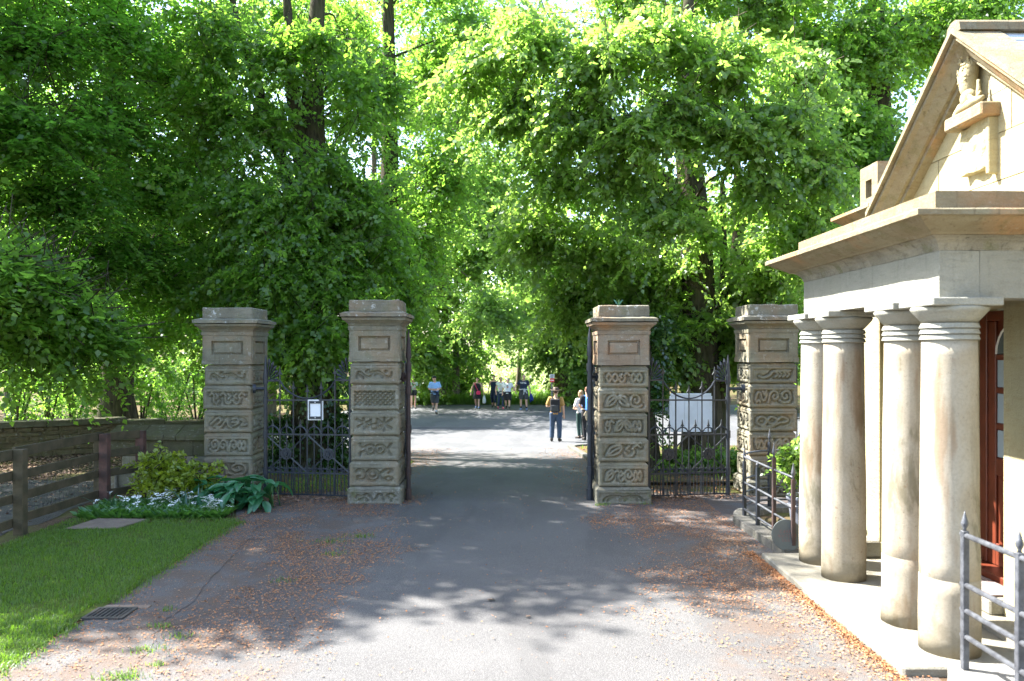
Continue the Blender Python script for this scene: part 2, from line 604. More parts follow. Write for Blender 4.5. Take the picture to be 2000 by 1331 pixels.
m_plain('cloth_charcoal', (.04, .043, .048), (.055, .058, .062), 12, .9)
m_plain('cloth_jeans', (.05, .075, .125), (.035, .055, .095), 18, .9)
m_plain('cloth_mustard', (.40, .235, .075), (.34, .195, .06), 9, .85)
m_plain('cloth_green', (.028, .06, .055), (.02, .045, .04), 12, .9)
m_plain('cloth_beige', (.40, .33, .24), (.34, .28, .20), 12, .9)
m_plain('cloth_royal', (.012, .03, .16), (.018, .04, .2), 12, .85)
m_plain('cloth_pink', (.62, .035, .115), (.55, .03, .10), 12, .7)
m_plain('shoe_pink', (.55, .10, .18), (.45, .08, .14), 30, .7)
m_plain('shoe_blue', (.20, .28, .48), (.16, .22, .40), 30, .7)
m_plain('shoe_dark', (.03, .026, .024), (.045, .038, .034), 30, .7)
m_plain('pack_blue', (.035, .13, .42), (.05, .17, .5), 9, .7)
m_plain('plastic_pale', (.55, .60, .60), (.48, .53, .53), 9, .4, 0, 40, .5)
m_plain('sign_red', (.55, .03, .035), (.5, .03, .03), 9, .5)
m_plain('sign_grey', (.45, .47, .49), (.4, .42, .44), 9, .5)
m_plain('print_dark', (.03, .03, .035), (.03, .03, .035), 9, .8)
m_plain('print_red', (.55, .12, .07), (.5, .1, .06), 9, .8)


def m_floral():
    t = NT('cloth_floral')
    v = t.n('ShaderNodeTexVoronoi')
    v.inputs['Scale'].default_value = 13
    t.l(t.pos, v.inputs['Vector'])
    c = t.mix(.55, (.62, .66, .62), v.outputs['Color'])
    c = t.mix(t.step(t.noise(9, 2), .45, .6), (.70, .74, .72), c)
    t.bsdf(c, .85)
    M['cloth_floral'] = t.m
    t = NT('glass')
    b = t.bsdf((.06, .08, .085), .06, spec=.8)
    M['glass'] = t.m
    t = NT('glass_frosted')
    b = t.bsdf((.24, .29, .31), .3, spec=.6)
    M['glass_frosted'] = t.m


m_floral()
# ================================================================== the setting
def sheet(name, xl, xr, ys, nx, mat, off, kind='structure', edge=0.0):
    """ground-hugging sheet between the curves xl(y), xr(y)"""
    ys = np.asarray(ys, float)
    V, Fq = [], []
    for j, y in enumerate(ys):
        a, b = xl(y), xr(y)
        if edge:
            a += edge * noise.noise(Vector((y * 2.1, 3.3, 0))) + edge * .5 * noise.noise(Vector((y * 7.3, 1.3, 0)))
            b += edge * noise.noise(Vector((y * 2.3, 7.7, 0))) + edge * .5 * noise.noise(Vector((y * 6.9, 5.1, 0)))
        for i in range(nx + 1):
            x = a + (b - a) * i / nx
            V.append((x, y, gzf(x, y) + off))
    for j in range(len(ys) - 1):
        for i in range(nx):
            k = j * (nx + 1) + i
            Fq.append((k, k + 1, k + nx + 2, k + nx + 1))
    me = big_mesh(name, np.array(V), np.array(Fq), smooth=True)
    o = link_mesh(name, me, mat)
    if kind: o['kind'] = kind
    return o


gxs = np.concatenate([np.linspace(-500, -40, 8), np.linspace(-30, 30, 61), np.linspace(40, 500, 8)])
gys = np.concatenate([np.linspace(-200, -10, 6), np.linspace(-6, 50, 113), np.linspace(55, 120, 14), np.linspace(150, 900, 8)])
GX, GY = np.meshgrid(gxs, gys)
GZ = gz(GX, GY)
GV = np.stack([GX.ravel(), GY.ravel(), GZ.ravel()], 1)
nx_, ny_ = len(gxs), len(gys)
gi = np.arange(nx_ * ny_).reshape(ny_, nx_)
GF = np.stack([gi[:-1, :-1].ravel(), gi[:-1, 1:].ravel(), gi[1:, 1:].ravel(), gi[1:, :-1].ravel()], 1)
ground = link_mesh('ground', big_mesh('ground', GV, GF, smooth=True), M['forest_floor'])
ground['kind'] = 'structure'

LAWN_R = -3.2


def drive_l(y):
    if y < 9.2: return LAWN_R
    if y < 10.3: return LAWN_R - (y - 9.2) * .3
    if y < 12: return -3.5 + (y - 10.3) * .85
    if y < 17: return -2.06
    return -2.06 - (y - 17) ** 2 * .35


def drive_r(y):
    if y < 4.7: return 4.5
    if y < 9.2: return 2.6
    if y < 10.9: return min(3.7, 2.6 + (y - 9.2) * 2.5)
    if y < 12: return 3.7 - (y - 10.9) * 1.9
    if y < 22.6: return 1.62
    return 1.62 + (y - 22.6) * 6


sheet('drive', drive_l, drive_r, np.arange(-6, 22.7, .2), 10, M['drive_asphalt'], .004, edge=.05)
sheet('old_tarmac_strip', lambda y: LAWN_R + .01, lambda y: -2.45 - (y - 5.2) * .11, np.arange(2.5, 9.2, .07), 8, M['old_tarmac'], .008, edge=.09)
sheet('road', lambda y: -45 if y < 31 else -8.5 - max(0, 33 - y) * 3, lambda y: 45 if y < 31 else 14 + max(0, 33 - y) * 3, np.arange(20.6, 45.01, .4), 60, M['road_asphalt'], .008)
sheet('lawn', lambda y: -5.15, lambda y: LAWN_R + .02, np.arange(-3, 9.3, .2), 10, M['lawn_soil'], .016, edge=.04)
sheet('gravel_path', lambda y: -9.5 + (y - 9) * .5, lambda y: -5.55, np.arange(4, 12.6, .2), 8, M['gravel_path'], .004, edge=.15)
sheet('meadow', lambda y: -1.0 - (y - 45) * .12, lambda y: 5.5 + (y - 45) * .3, np.arange(45.2, 130, 2.5), 6, M['meadow_ground'], .01)
sheet('grass_verge', lambda y: -40, lambda y: -.6, np.arange(45.0, 47.4, .3), 40, M['lawn_soil'], .02, edge=.05)

# ================================================================== gate piers
unit_bar = MB().box(-.5, .5, -.5, .5, 0, 1).mesh('bar')


def snake(seed, n=9, amp=.34, x0=.08, x1=.92):
    r = random.Random(seed)
    pts = []
    for i in range(n):
        u = x0 + (x1 - x0) * i / (n - 1) + r.uniform(-.05, .05)
        v = .5 + (amp if i % 2 else -amp) * r.uniform(.55, 1.0)
        pts.append((u, v))
    return catmull(pts, 8)


def ring(cx, cy, r, asp, a0=0, a1=360, n=22):
    return np.array([(cx + r * asp * math.cos(R(a0 + (a1 - a0) * i / n)), cy + r * math.sin(R(a0 + (a1 - a0) * i / n))) for i in range(n + 1)])


A_ = .38   # panel height / width


def fig_set(key):
    if key == 'wave':
        w = catmull([(.05, .2), (.07, .6), (.14, .7), (.3, .3), (.38, .3), (.52, .75), (.62, .72), (.8, .3), (.9, .3), (.92, .68)], 8)
        return [w, catmull([(.12, .45), (.2, .25), (.22, .15)], 6), catmull([(.28, .75), (.35, .6), (.45, .75)], 6), catmull([(.5, .4), (.58, .55), (.7, .25)], 6), ring(.34, .86, .04, A_), ring(.78, .75, .05, A_)]
    if key == 'lattice':
        L = []
        for i in range(-3, 9):
            L.append(np.array([(i * .13, .02), (i * .13 + .37, .98)]))
            L.append(np.array([(i * .13 + .37, .02), (i * .13, .98)]))
        return L
    if key == 'cross':
        return [np.array([(.05, .85), (.3, .5), (.4, .2)]), np.array([(.08, .3), (.22, .5), (.4, .75)]), np.array([(.24, .15), (.22, .9)]), np.array([(.4, .2), (.4, .8)]), np.array([(.4, .5), (.56, .5)]),
                np.array([(.56, .2), (.56, .85), (.74, .5), (.56, .2)]), np.array([(.74, .05), (.74, .95)]), np.array([(.74, .5), (.92, .85)]), np.array([(.74, .5), (.92, .2)]), catmull([(.3, .3), (.42, .12), (.6, .15), (.74, .4)], 6)]
    if key == 'eyes':
        o = []
        o += [ring(.38, .5, .34, A_), ring(.38, .5, .07, A_), ring(.63, .5, .34, A_), ring(.63, .5, .07, A_)]
        o += [catmull([(.33, .8), (.22, .66), (.14, .7), (.12, .9)], 6), catmull([(.33, .2), (.22, .36), (.14, .3), (.12, .1)], 6)]
        o += [catmull([(.68, .8), (.8, .55), (.86, .3), (.92, .1)], 6), catmull([(.68, .2), (.8, .45), (.86, .7), (.92, .9)], 6)]
        return o
    if key == 'scroll':
        o = [ring(.46, .5, .42, A_), ring(.46, .55, .2, A_, 20, 330)]
        o += [catmull([(.05, .75), (.12, .9), (.24, .8), (.3, .5), (.22, .2), (.1, .18), (.09, .4), (.15, .42)], 8)]
        o += [catmull([(.62, .5), (.7, .75), (.84, .92), (.94, .8), (.86, .66)], 8), catmull([(.62, .5), (.72, .2), (.86, .08), (.95, .25), (.86, .38), (.78, .3)], 8)]
        return o
    if key == 'base_snake':
        return [catmull([(.1, .45), (.14, .7), (.22, .6), (.34, .8), (.42, .5), (.46, .2), (.52, .3), (.58, .75), (.66, .7), (.7, .1)], 8), catmull([(.18, .2), (.28, .4), (.34, .1)], 8), catmull([(.95, .6), (.85, .85), (.76, .6), (.85, .3), (.86, .05)], 8)]
    if key == 'arches':
        return [ring(.3, .05, .6, A_, 0, 180), ring(.3, .05, .35, A_, 0, 180), ring(.68, .05, .6, A_, 0, 180), ring(.68, .05, .35, A_, 0, 180), catmull([(.4, .2), (.5, .45), (.58, .25)], 6)]
    if key == 'rings':
        return [ring(.2, .5, .33, A_), catmull([(.33, .5), (.45, .82), (.6, .55), (.47, .25), (.33, .5)], 8), catmull([(.6, .55), (.72, .8), (.88, .6), (.8, .4), (.65, .35), (.45, .08), (.2, .1)], 8)]
    if key == 'leaves':
        o = [catmull([(.15, .3), (.25, .15), (.42, .4), (.5, .75), (.7, .85), (.95, .85)], 8)]
        for i in range(4):
            o.append(catmull([(.55 + i * .1, .8), (.62 + i * .1, .5), (.56 + i * .1, .25)], 6))
        return o
    if key.startswith('snake'):
        r = random.Random(int(key[5:]) * 7 + 1)
        o = []
        cells = r.choice([[.04, .36, .66, .96], [.04, .5, .96], [.04, .3, .62, .96], [.04, .28, .52, .75, .96]])
        for x0, x1 in zip(cells[:-1], cells[1:]):
            w = x1 - x0
            g = lambda pts: catmull([(x0 + w * u, v) for u, v in pts], 7)
            m = r.choice(['ess', 'hook', 'loop', 'spiral', 'wave', 'leaf', 'ess'])
            fl = r.random() < .5
            fx = lambda pts: g([(1 - u if fl else u, v) for u, v in pts])
            if m == 'ess':
                o.append(fx([(.08, .75), (.3, .92), (.5, .7), (.45, .45), (.55, .15), (.8, .12), (.92, .35)]))
                o.append(fx([(.7, .85), (.85, .65), (.72, .5)]))
            elif m == 'hook':
                o.append(fx([(.08, .1), (.15, .6), (.4, .92), (.75, .85), (.85, .5), (.6, .3), (.42, .5), (.55, .62)]))
            elif m == 'loop':
                o.append(fx([(.05, .5), (.25, .88), (.5, .5), (.75, .12), (.95, .5), (.75, .88), (.5, .5), (.25, .12), (.05, .5)]))
            elif m == 'spiral':
                o.append(fx([(.95, .2), (.7, .08), (.2, .15), (.06, .5), (.2, .88), (.6, .9), (.8, .6), (.6, .36), (.38, .45), (.42, .65)]))
            elif m == 'wave':
                o.append(fx([(.02, .25), (.2, .8), (.42, .8), (.55, .35), (.75, .25), (.95, .75)]))
                o.append(fx([(.1, .1), (.3, .25), (.4, .1)]))
                o.append(fx([(.62, .9), (.75, .68), (.88, .95)]))
            else:
                o.append(fx([(.1, .15), (.3, .7), (.6, .9), (.9, .85), (.8, .45), (.5, .2), (.1, .15)]))
                o.append(fx([(.25, .3), (.5, .55), (.78, .75)]))
        return o
    if key == 'letters':
        return [catmull([(.08, .35), (.25, .85), (.32, .6), (.15, .15)], 8), catmull([(.2, .1), (.33, .15), (.48, .75), (.5, .3), (.56, .1)], 8), catmull([(.6, .75), (.72, .8), (.76, .45), (.64, .2)], 8), np.array([(.6, .5), (.72, .5)]), catmull([(.82, .7), (.9, .55), (.84, .25), (.95, .3)], 6)]
    return []


def carved_panel_mesh(name, w, h, figs, depth=.016, lw=.0085, res=(84, 34), frame=.02, seed=0, incised=False):
    """a slab front seen from -Y: recessed field with the figures standing in it, in local x,z, centre at the origin"""
    nx, nz = res
    U, Vv = np.meshgrid(np.linspace(0, 1, nx + 1), np.linspace(0, 1, nz + 1))
    X, Z = (U - .5) * w, (Vv - .5) * h
    iw, ih = w - 2 * frame, h - 2 * frame
    d = np.full(X.shape, 9.0)
    for pl in figs:
        q = np.stack([(pl[:, 0] - .5) * iw * .96, (pl[:, 1] - .5) * ih * .92], 1)
        for a, b in zip(q[:-1], q[1:]):
            ab = b - a
            L2 = max(1e-9, float(ab @ ab))
            t = np.clip(((X - a[0]) * ab[0] + (Z - a[1]) * ab[1]) / L2, 0, 1)
            d = np.minimum(d, np.hypot(X - a[0] - t * ab[0], Z - a[1] - t * ab[1]))
    inside = np.minimum(np.minimum(X + iw / 2, iw / 2 - X), np.minimum(Z + ih / 2, ih / 2 - Z))
    s = lambda a, b, x: sst(a, b, x)
    if incised:
        hgt = -depth * .8 * (1 - s(lw * .6, lw * 1.0, d)) * s(-.004, .004, inside)
        hgt = hgt - depth * .22 * s(0, .006, inside)
    else:
        field = -depth * (.36 + .64 * (1 - s(lw * 1.7, lw * 2.5, d)))
        worm = -depth * .12 * np.clip(d / lw, 0, 1) ** 2
        k = s(lw * .75, lw * 1.25, d)
        hgt = (worm * (1 - k) + field * k)
        ki = s(0, .006, inside)
        hgt = hgt * ki
    jit = np.array([noise.noise(Vector((x * 22 + seed, z * 22, seed * 1.7))) for x, z in zip(X.ravel(), Z.ravel())]).reshape(X.shape)
    jit2 = np.array([noise.noise(Vector((x * 70 + seed, z * 70, seed * 2.7))) for x, z in zip(X.ravel(), Z.ravel())]).reshape(X.shape)
    hgt = hgt + jit * .006 + jit2 * .003
    edge = np.minimum(np.minimum(U, 1 - U) * w, np.minimum(Vv, 1 - Vv) * h)
    hgt = hgt - .016 * (1 - s(0, .02 + .012 * jit, edge))
    V = np.stack([X.ravel(), -hgt.ravel(), Z.ravel()], 1)
    idx = np.arange((nx + 1) * (nz + 1)).reshape(nz + 1, nx + 1)
    Fq = np.stack([idx[:-1, :-1].ravel(), idx[:-1, 1:].ravel(), idx[1:, 1:].ravel(), idx[1:, :-1].ravel()], 1)
    # close the slab behind
    bd = np.concatenate([idx[0, :], idx[1:, -1], idx[-1, -2::-1], idx[-2:0:-1, 0]])
    B = V[bd].copy()
    B[:, 1] = .07
    n0 = len(V)
    V = np.concatenate([V, B])
    m = len(bd)
    Q = np.array([(bd[i], n0 + i, n0 + (i + 1) % m, bd[(i + 1) % m]) for i in range(m)])
    return big_mesh(name, V, np.concatenate([Fq, Q]), smooth=False)


def gate_pier(label, cx, yf, w, top, figs, side=None, warm=False, capname='pier_cap_stone', seed=0, lean=0.0):
    """square rusticated pier; front face at depth yf"""
    cy = yf + w / 2
    t = thing('gate_pier', label, 'gate pier', (cx, cy, 0), 'stone gate piers carved with serpents')
    k = top / 2.60
    lv = [(0, .22), (.22, .545), (.545, .87), (.87, 1.195), (1.195, 1.525), (1.525, 1.81)]
    rr = random.Random(seed)
    for i, (z0, z1) in enumerate(lv):
        z0, z1 = z0 * k, z1 * k
        ww = w + (.075 if i == 0 else rr.uniform(-.012, .012))
        ox = rr.uniform(-.006, .006)
        m = MB()
        ch = .045 if i else .035
        zz0 = -.06 if i == 0 else z0 + .004
        m.box(cx + ox - ww / 2 + (.05 if side == -1 else 0), cx + ox + ww / 2 - (.05 if side == 1 else 0), cy - ww / 2 + .05, cy + ww / 2, zz0, z1 - ch)
        # sloping shoulder of the rustication
        m.add([(cx + ox + sx * ww / 2, cy + sy * ww / 2, z1 - ch) for sx, sy in ((-1, -1), (1, -1), (1, 1), (-1, 1))] +
              [(cx + ox + sx * (ww / 2 - .035), cy + sy * (ww / 2 - .035), z1 - .002) for sx, sy in ((-1, -1), (1, -1), (1, 1), (-1, 1))],
              [(0, 1, 5, 4), (1, 2, 6, 5), (2, 3, 7, 6), (3, 0, 4, 7), (4, 5, 6, 7)])
        mat = M['plinth_stone'] if i == 0 else M['pier_stone']
        b = m.build('block', mat, t, sub=.05, amp=.011, nscale=7, seed=seed * 7 + i, smooth=False)
        pw, ph = ww, z1 - ch - max(zz0, -.01) + .004
        pz = (max(zz0, -.01) + z1 - ch) / 2
        key = figs[i]
        me = carved_panel_mesh('carved_panel', pw, ph, fig_set(key), seed=seed * 5 + i, incised=key in ('eyes', 'base_snake', 'wave', 'cross', 'arches', 'scroll', 'lattice'), lw=.012 if key == 'lattice' else .018, depth=.042, frame=.046 if i else .04, res=(72, 30))
        me.materials.append(mat)
        p = place('carved_panel', me, b, (cx + ox, cy - ww / 2 - .002, pz))
        if side:
            me = carved_panel_mesh('carved_panel', pw - .03, ph, fig_set('snake%d' % (seed * 9 + i)), seed=seed * 11 + i, res=(46, 24), lw=.018, depth=.042, frame=.045)
            me.materials.append(mat)
            place('carved_panel', me, b, (cx + ox + side * (ww / 2 - .001), cy + .012, pz), rot=(0, 0, side * math.pi / 2))
    z = lambda a: a * k
    mat = M['pier_stone_warm'] if warm else M['pier_stone']
    m = MB().box(cx - w / 2 - .018, cx + w / 2 + .018, cy - w / 2 - .018, cy + w / 2 + .018, z(1.815), z(1.875))
    m.build('string_course', mat, t, sub=.05, amp=.012, seed=seed + 1)
    m = MB().box(cx - w / 2 + .04, cx + w / 2 - .04, cy - w / 2 + .04, cy + w / 2 - .04, z(1.872), z(2.215))
    b = m.build('panel_block', mat, t, sub=.06, amp=.006, seed=seed + 2)
    for rot, dx, dy in ((0, 0, -1), (math.pi / 2, 1, 0), (-math.pi / 2, -1, 0)):
        pm = MB()
        fw, fh = w - .001, z(.338)
        iw, ih = fw * .66, fh * .56
        for d0, d1, aw, ah in ((0, .0, fw, fh),):
            o = [(-fw / 2, -fh / 2), (fw / 2, -fh / 2), (fw / 2, fh / 2), (-fw / 2, fh / 2)]
            a = [(-iw / 2, -ih / 2), (iw / 2, -ih / 2), (iw / 2, ih / 2), (-iw / 2, ih / 2)]
            c = [(x * .90, y * .80) for x, y in a]
            e = [(x * .84, y * .68) for x, y in a]
            vs = [(x, .06, y) for x, y in o] + [(x, -.012, y) for x, y in o] + [(x, -.014, y) for x, y in a] + [(x * .985, .028, y * .97) for x, y in a] + [(x, .028, y) for x, y in c] + [(x, .004, y) for x, y in e]
            fs = []
            for q in range(5):
                for i in range(4):
                    fs.append((q * 4 + i, q * 4 + (i + 1) % 4, q * 4 + 4 + (i + 1) % 4, q * 4 + 4 + i))
            fs.append((20, 21, 22, 23))
            pm.add(vs, fs)
        me = pm.mesh('sunk_panel', sub=.05, amp=.005, nscale=9, seed=seed + 3)
        me.materials.append(mat)
        place('sunk_panel', me, b, (cx + dx * (w / 2 + .002), cy + dy * (w / 2 + .002), z(2.0435)), rot=(0, 0, rot))
    cap_m = M[capname]
    m = MB()
    m.frustum(cx, cy, z(2.214), z(2.262), w + .045, w + .05)
    m.frustum(cx, cy, z(2.262), z(2.272), w + .02, w + .02)
    m.frustum(cx, cy, z(2.272), z(2.300), w + .03, w + .06)
    m.frustum(cx, cy, z(2.300), z(2.340), w + .065, w + .15)
    m.frustum(cx, cy, z(2.340), z(2.372), w + .17, w + .195)
    m.build('cornice', mat, t, sub=.07, amp=.009, seed=seed + 4)
    m = MB().frustum(cx, cy, z(2.384), z(2.425), w + .225, w + .225)
    m.frustum(cx, cy, z(2.425), z(2.452), w + .215, w + .08)
    m.build('cornice_slab', cap_m, t, sub=.06, amp=.014, seed=seed + 5)
    m = MB().frustum(cx, cy, z(2.445), z(2.60), w + .03, w + .022)
    m.build('cap_stone', cap_m, t, sub=.06, amp=.013, seed=seed + 6, bevel=.012)
    return t


pierA = gate_pier('left outer stone pier, lichen on its cap, behind the hosta leaves', -3.93, 11.0, .665, 2.60, ['snake31', 'snake3', 'snake14', 'letters', 'snake5', 'wave'], side=1, seed=1)
pierB = gate_pier('tallest stone pier, carved with a lattice and two round eyes, left of the drive', -1.80, 10.42, .635, 2.67, ['base_snake', 'scroll', 'eyes', 'cross', 'lattice', 'wave'], side=1, warm=False, seed=2)
pierC = gate_pier('stone pier with orange panel right of the drive, fern growing on its cap', 1.462, 10.42, .645, 2.60, ['arches', 'snake21', 'snake12', 'snake7', 'snake16', 'snake8'], side=-1, warm=True, seed=3)
pierD = gate_pier('right outer stone pier half hidden behind the porch columns', 3.61, 11.0, .655, 2.645, ['snake41', 'snake17', 'snake19', 'rings', 'snake20', 'leaves'], side=-1, seed=4)
# a fern on pier C
t = thing('fern', 'tiny green fern rooted on the cap of the pier with the orange panel', 'fern', (1.42, 10.62, 2.60))
for k in range(5):
    a = 2.2 * k + .3
    m = MB()
    pts = [(1.42 + math.cos(a) * s * .06, 10.62 + math.sin(a) * s * .06, 2.60 + .10 * s - .02 * s * s) for s in (0, .4, .8, 1.1)]
    m.tube(pts, [.003, .012, .010, .002], 4, sy=.3)
    m.build('frond', M['hosta_leaf'], t)

# ================================================================== iron gates
spear = MB()
spear.prism([(0, 0), (.28, .18), (.5, .10), (.16, .42), (0, 1), (-.16, .42), (-.5, .10), (-.28, .18)], lambda u, v, a: (u, a, v), -.12, .12)
spear_me = spear.mesh('spear_tip')
arch = MB()
_ap = [(math.cos(R(a)), 0, math.sin(R(a))) for a in range(0, 181, 15)]
arch.tube(_ap, .11, 6)
arch_me = arch.mesh('arch')
arch_s = MB().tube(_ap, .2, 5).mesh('arch')
ros = MB()
ros.prism([(math.cos(R(a * 15)) * (1 if a % 2 else .93), math.sin(R(a * 15)) * (1 if a % 2 else .93)) for a in range(24)], lambda u, v, a: (u, a, v), -.12, .12)
ros.prism([(.3 * math.cos(R(a * 30)), .3 * math.sin(R(a * 30))) for a in range(12)], lambda u, v, a: (u, a, v), -.28, .28)
for k in range(8):
    a = R(k * 45)
    ros.prism([(.62 * math.cos(a) + .16 * math.cos(R(b * 45)), .62 * math.sin(a) + .16 * math.sin(R(b * 45))) for b in range(8)], lambda u, v, a_: (u, a_, v), -.22, .22)
ros_me = ros.mesh('rosette')
for me in (spear_me, arch_me, arch_s, ros_me, unit_bar):
    me.materials.append(M['iron'])


def iron_gate(label, A, B, zA, zB, post_top, hs=1.0, post_mat='iron', group=None, post_r=.026, hinge_to=None):
    """A hinge side, B closing side, (x, y) each"""
    A, B = Vector(A), Vector(B)
    wid = (B - A).length
    ang = math.atan2(B.y - A.y, B.x - A.x)
    t = thing('iron_gate', label, 'gate', (A.x, A.y, zA), group)
    z0 = lambda f: zA + (zB - zA) * f

    def pt(f, z): return Vector((A.x + (B.x - A.x) * f, A.y + (B.y - A.y) * f, z0(f) + z * hs))
    rot = (0, 0, ang)
    pm = M[post_mat]
    # hanging post with collars and spearhead
    m = MB()
    H = post_top / hs
    for za, zb, r in ((.0, .14, post_r * 1.35), (.14, 1.48 * H / 1.97, post_r), (1.48 * H / 1.97, H - .36, post_r * .9)):
        m.tube([pt(0, za), pt(0, zb)], r, 12)
    for zc in (.36, .87, 1.34, 1.62):
        m.tube([pt(0, zc - .05), pt(0, zc + .05)], post_r * 1.35, 12)
    m.build('hanging_post', pm, t, smooth=False)
    m = MB().tube([pt(0, H - .36), pt(0, H - .3), pt(0, H - .12), pt(0, H)], [post_r * 1.25, post_r * 1.2, post_r * .75, .004], 12)
    m.build('post_spike', pm, t)
    # closing stile
    place('stile', unit_bar, t, pt(1, .0), (.028, .028, 1.66 * hs), rot)
    # rails
    for z, th in ((.05, .018), (.345, .021), (.87, .021), (1.34, .019)):
        m = MB().tube([pt(.0, z), pt(1, z)], th * .75, 4)
        m.build('rail', M['iron'], t)
    for a, b in ((0, .174), (.826, 1)):
        MB().tube([pt(a, 1.607), pt(b, 1.607)], .014, 4).build('rail', M['iron'], t)
    # hanging curve between the two tall bars
    c = [pt(.174 + .652 * s, 1.607 - .245 * (1 - (2 * s - 1) ** 2) ** .8) for s in np.linspace(0, 1, 17)]
    MB().tube(c, .012, 6).build('curved_rail', M['iron'], t)
    longf = [.174, .335, .5, .665, .826]
    for i, f in enumerate(longf):
        top = (1.80, 1.60, 1.555, 1.60, 1.80)[i]
        place('bar', unit_bar, t, pt(f, .05), (.0145, .0145, (top - .05 - .10) * hs), rot)
        place('spear_tip', spear_me, t, pt(f, top - .12), (.068, .08, .12), rot)
    fr = [0] + longf + [1]
    for a, b in zip(fr[:-1], fr[1:]):
        f = (a + b) / 2
        place('bar', unit_bar, t, pt(f, .345), (.012, .012, (1.0 - .345) * hs), rot)
        place('spear_tip', spear_me, t, pt(f, .97), (.055, .07, .105), rot)
        r = (b - a) * wid / 2 - .008
        place('arch', arch_me, t, pt(f, .875), (r, r, r * 1.05), rot)
    n = 24
    for i in range(n):
        f = (i + .5) / n
        place('bar', unit_bar, t, pt(f, .05), (.0105, .0105, .36 * hs), rot)
        place('spear_tip', spear_me, t, pt(f, .40), (.028, .04, .055), rot)
        if i % 2 == 0:
            r = wid / n * .95
            place('arch', arch_s, t, pt((i + 1) / n, .355), (r, r, r), rot)
    for a, b in (((.01, .86), (.49, .36)), ((.49, .86), (.01, .36)), ((.51, .86), (.99, .36)), ((.99, .86), (.51, .36))):
        MB().tube([pt(*a), pt(*b)], .012, 4).build('brace', M['iron'], t)
    for f in (.25, .75):
        place('rosette', ros_me, t, pt(f, .605), (.085, .09, .085), rot)
    # fan of petals in each upper corner
    for f0, sg in ((.015, 1), (.985, -1)):
        for k in range(6):
            a = R(6 + 15 * k)
            L = .17 + .02 * k
            p0 = pt(f0, 1.61)
            d = Vector(((B.x - A.x) / wid * sg, (B.y - A.y) / wid * sg, 0))
            q = [p0 + d * (math.cos(a) * L * s) + Vector((0, 0, math.sin(a) * L * s * 1.15)) for s in (.25, .6, .85, 1.0)]
            MB().tube(q, [.007, .009, .022, .006], 6).build('fan_petal', M['iron'], t)
    if hinge_to is not None:
        h = Vector(hinge_to)
        for z in (1.50,):
            q0 = pt(0, z)
            q1 = Vector((h.x, h.y, q0.z))
            d = (q1 - q0).normalized()
            m = MB().tube([q0, q1], .022, 10)
            m.tube([q1 - d * .03, q1 + d * .012], .062, 12)
            m.build('hinge', pm, t)
    return t


G1 = 'narrow iron side gates'
G2 = 'iron leaves of the carriage gate'
iron_gate('dark iron side gate carrying a small white notice frame, left of the drive', (-3.41, 11.02), (-2.18, 10.72), -.02, 0, 1.97, group=G1, hinge_to=(-3.56, 10.97))
iron_gate('dark iron side gate in front of the big white board, right of the drive', (2.99, 11.02), (1.84, 10.72), -.02, 0, 1.97, group=G1, hinge_to=(3.2, 10.99))
iron_gate('open iron carriage gate on a rusty brown post beside the left inner pier', (-1.385, 10.66), (-1.60, 11.9), 0, -.07, 2.30, hs=1.1, post_mat='iron_rust', group=G2, post_r=.03, hinge_to=(-1.47, 10.70))
iron_gate('open iron carriage gate on a blue black post beside the right inner pier', (1.045, 10.70), (1.24, 11.95), 0, -.07, 2.33, hs=1.1, group=G2, post_r=.034, hinge_to=(1.14, 10.76))

# notice frame on the left side gate
c = P(616.5, 801, 10.83)
t = thing('notice', 'small white notice behind two dark bars on the left side gate', 'notice', (c.x, c.y, c.z))
w_, h_ = .105, .14
MB().box(c.x - w_, c.x + w_, c.y - .012, c.y + .012, c.z - h_, c.z + h_).build('back_board', M['white_paint'], t, bevel=.003)
MB().box(c.x - w_ * .72, c.x + w_ * .72, c.y - .0165, c.y - .013, c.z - h_ * .68, c.z + h_ * .66).build('paper', M['paper'], t)
for dz in (-.105, .105):
    MB().box(c.x - w_ * .8, c.x + w_ * .8, c.y - .026, c.y - .017, c.z + dz - .017, c.z + dz + .017).build('clamp_bar', M['iron'], t)
    MB().ball((c.x, c.y - .03, c.z + dz), (.008, .006, .008), 8, 5).build('screw', M['white_paint'], t)
for dx in (-.078, .078):
    MB().box(c.x + dx - .006, c.x + dx + .006, c.y - .0255, c.y - .0175, c.z - .12, c.z + .12).build('clamp_bar', M['iron'], t)

# big white board beyond the right side gate (its back faces us)
c = P(1349, 806, 13.6)
zg = gzf(c.x, c.y)
t = thing('notice_board', 'big blank white board on two posts behind the right side gate', 'notice board', (c.x, c.y, zg))
for i in range(3):
    x0 = c.x - .33 + i * .22
    MB().box(x0 + .002, x0 + .218, c.y - .015, c.y + .015, c.z - .30, c.z + .29).build('board', M['white_paint'], t, bevel=.003)
for dz, hh in ((.305, .022), (-.31, .022)):
    MB().box(c.x - .345, c.x + .345, c.y - .024, c.y + .024, c.z + dz - hh, c.z + dz + hh).build('frame_rail', M['white_paint'], t, bevel=.004)
for dx in (-.345, .345):
    MB().box(c.x + dx - .018, c.x + dx + .018, c.y - .022, c.y + .022, c.z - .285, c.z + .28).build('frame_rail', M['white_paint'], t, bevel=.004)
for dx in (-.25, .25):
    MB().box(c.x + dx - .03, c.x + dx + .03, c.y + .03, c.y + .09, zg - .1, c.z + .28).build('post', M['fence_wood'], t, bevel=.004)
# ================================================================== the lodge
lodge = thing('lodge', 'cream stone gate lodge with columned porch and steep pediment', 'house', (3.6, 6.27, 0))
YC = 6.27
SF = .06                      # porch floor level

# porch floor
MB().box(2.40, 3.98, 4.88, 7.66, -.06, SF).build('porch_floor', M['porch_floor'], lodge, bevel=.012, sub=.12, amp=.007, seed=3)

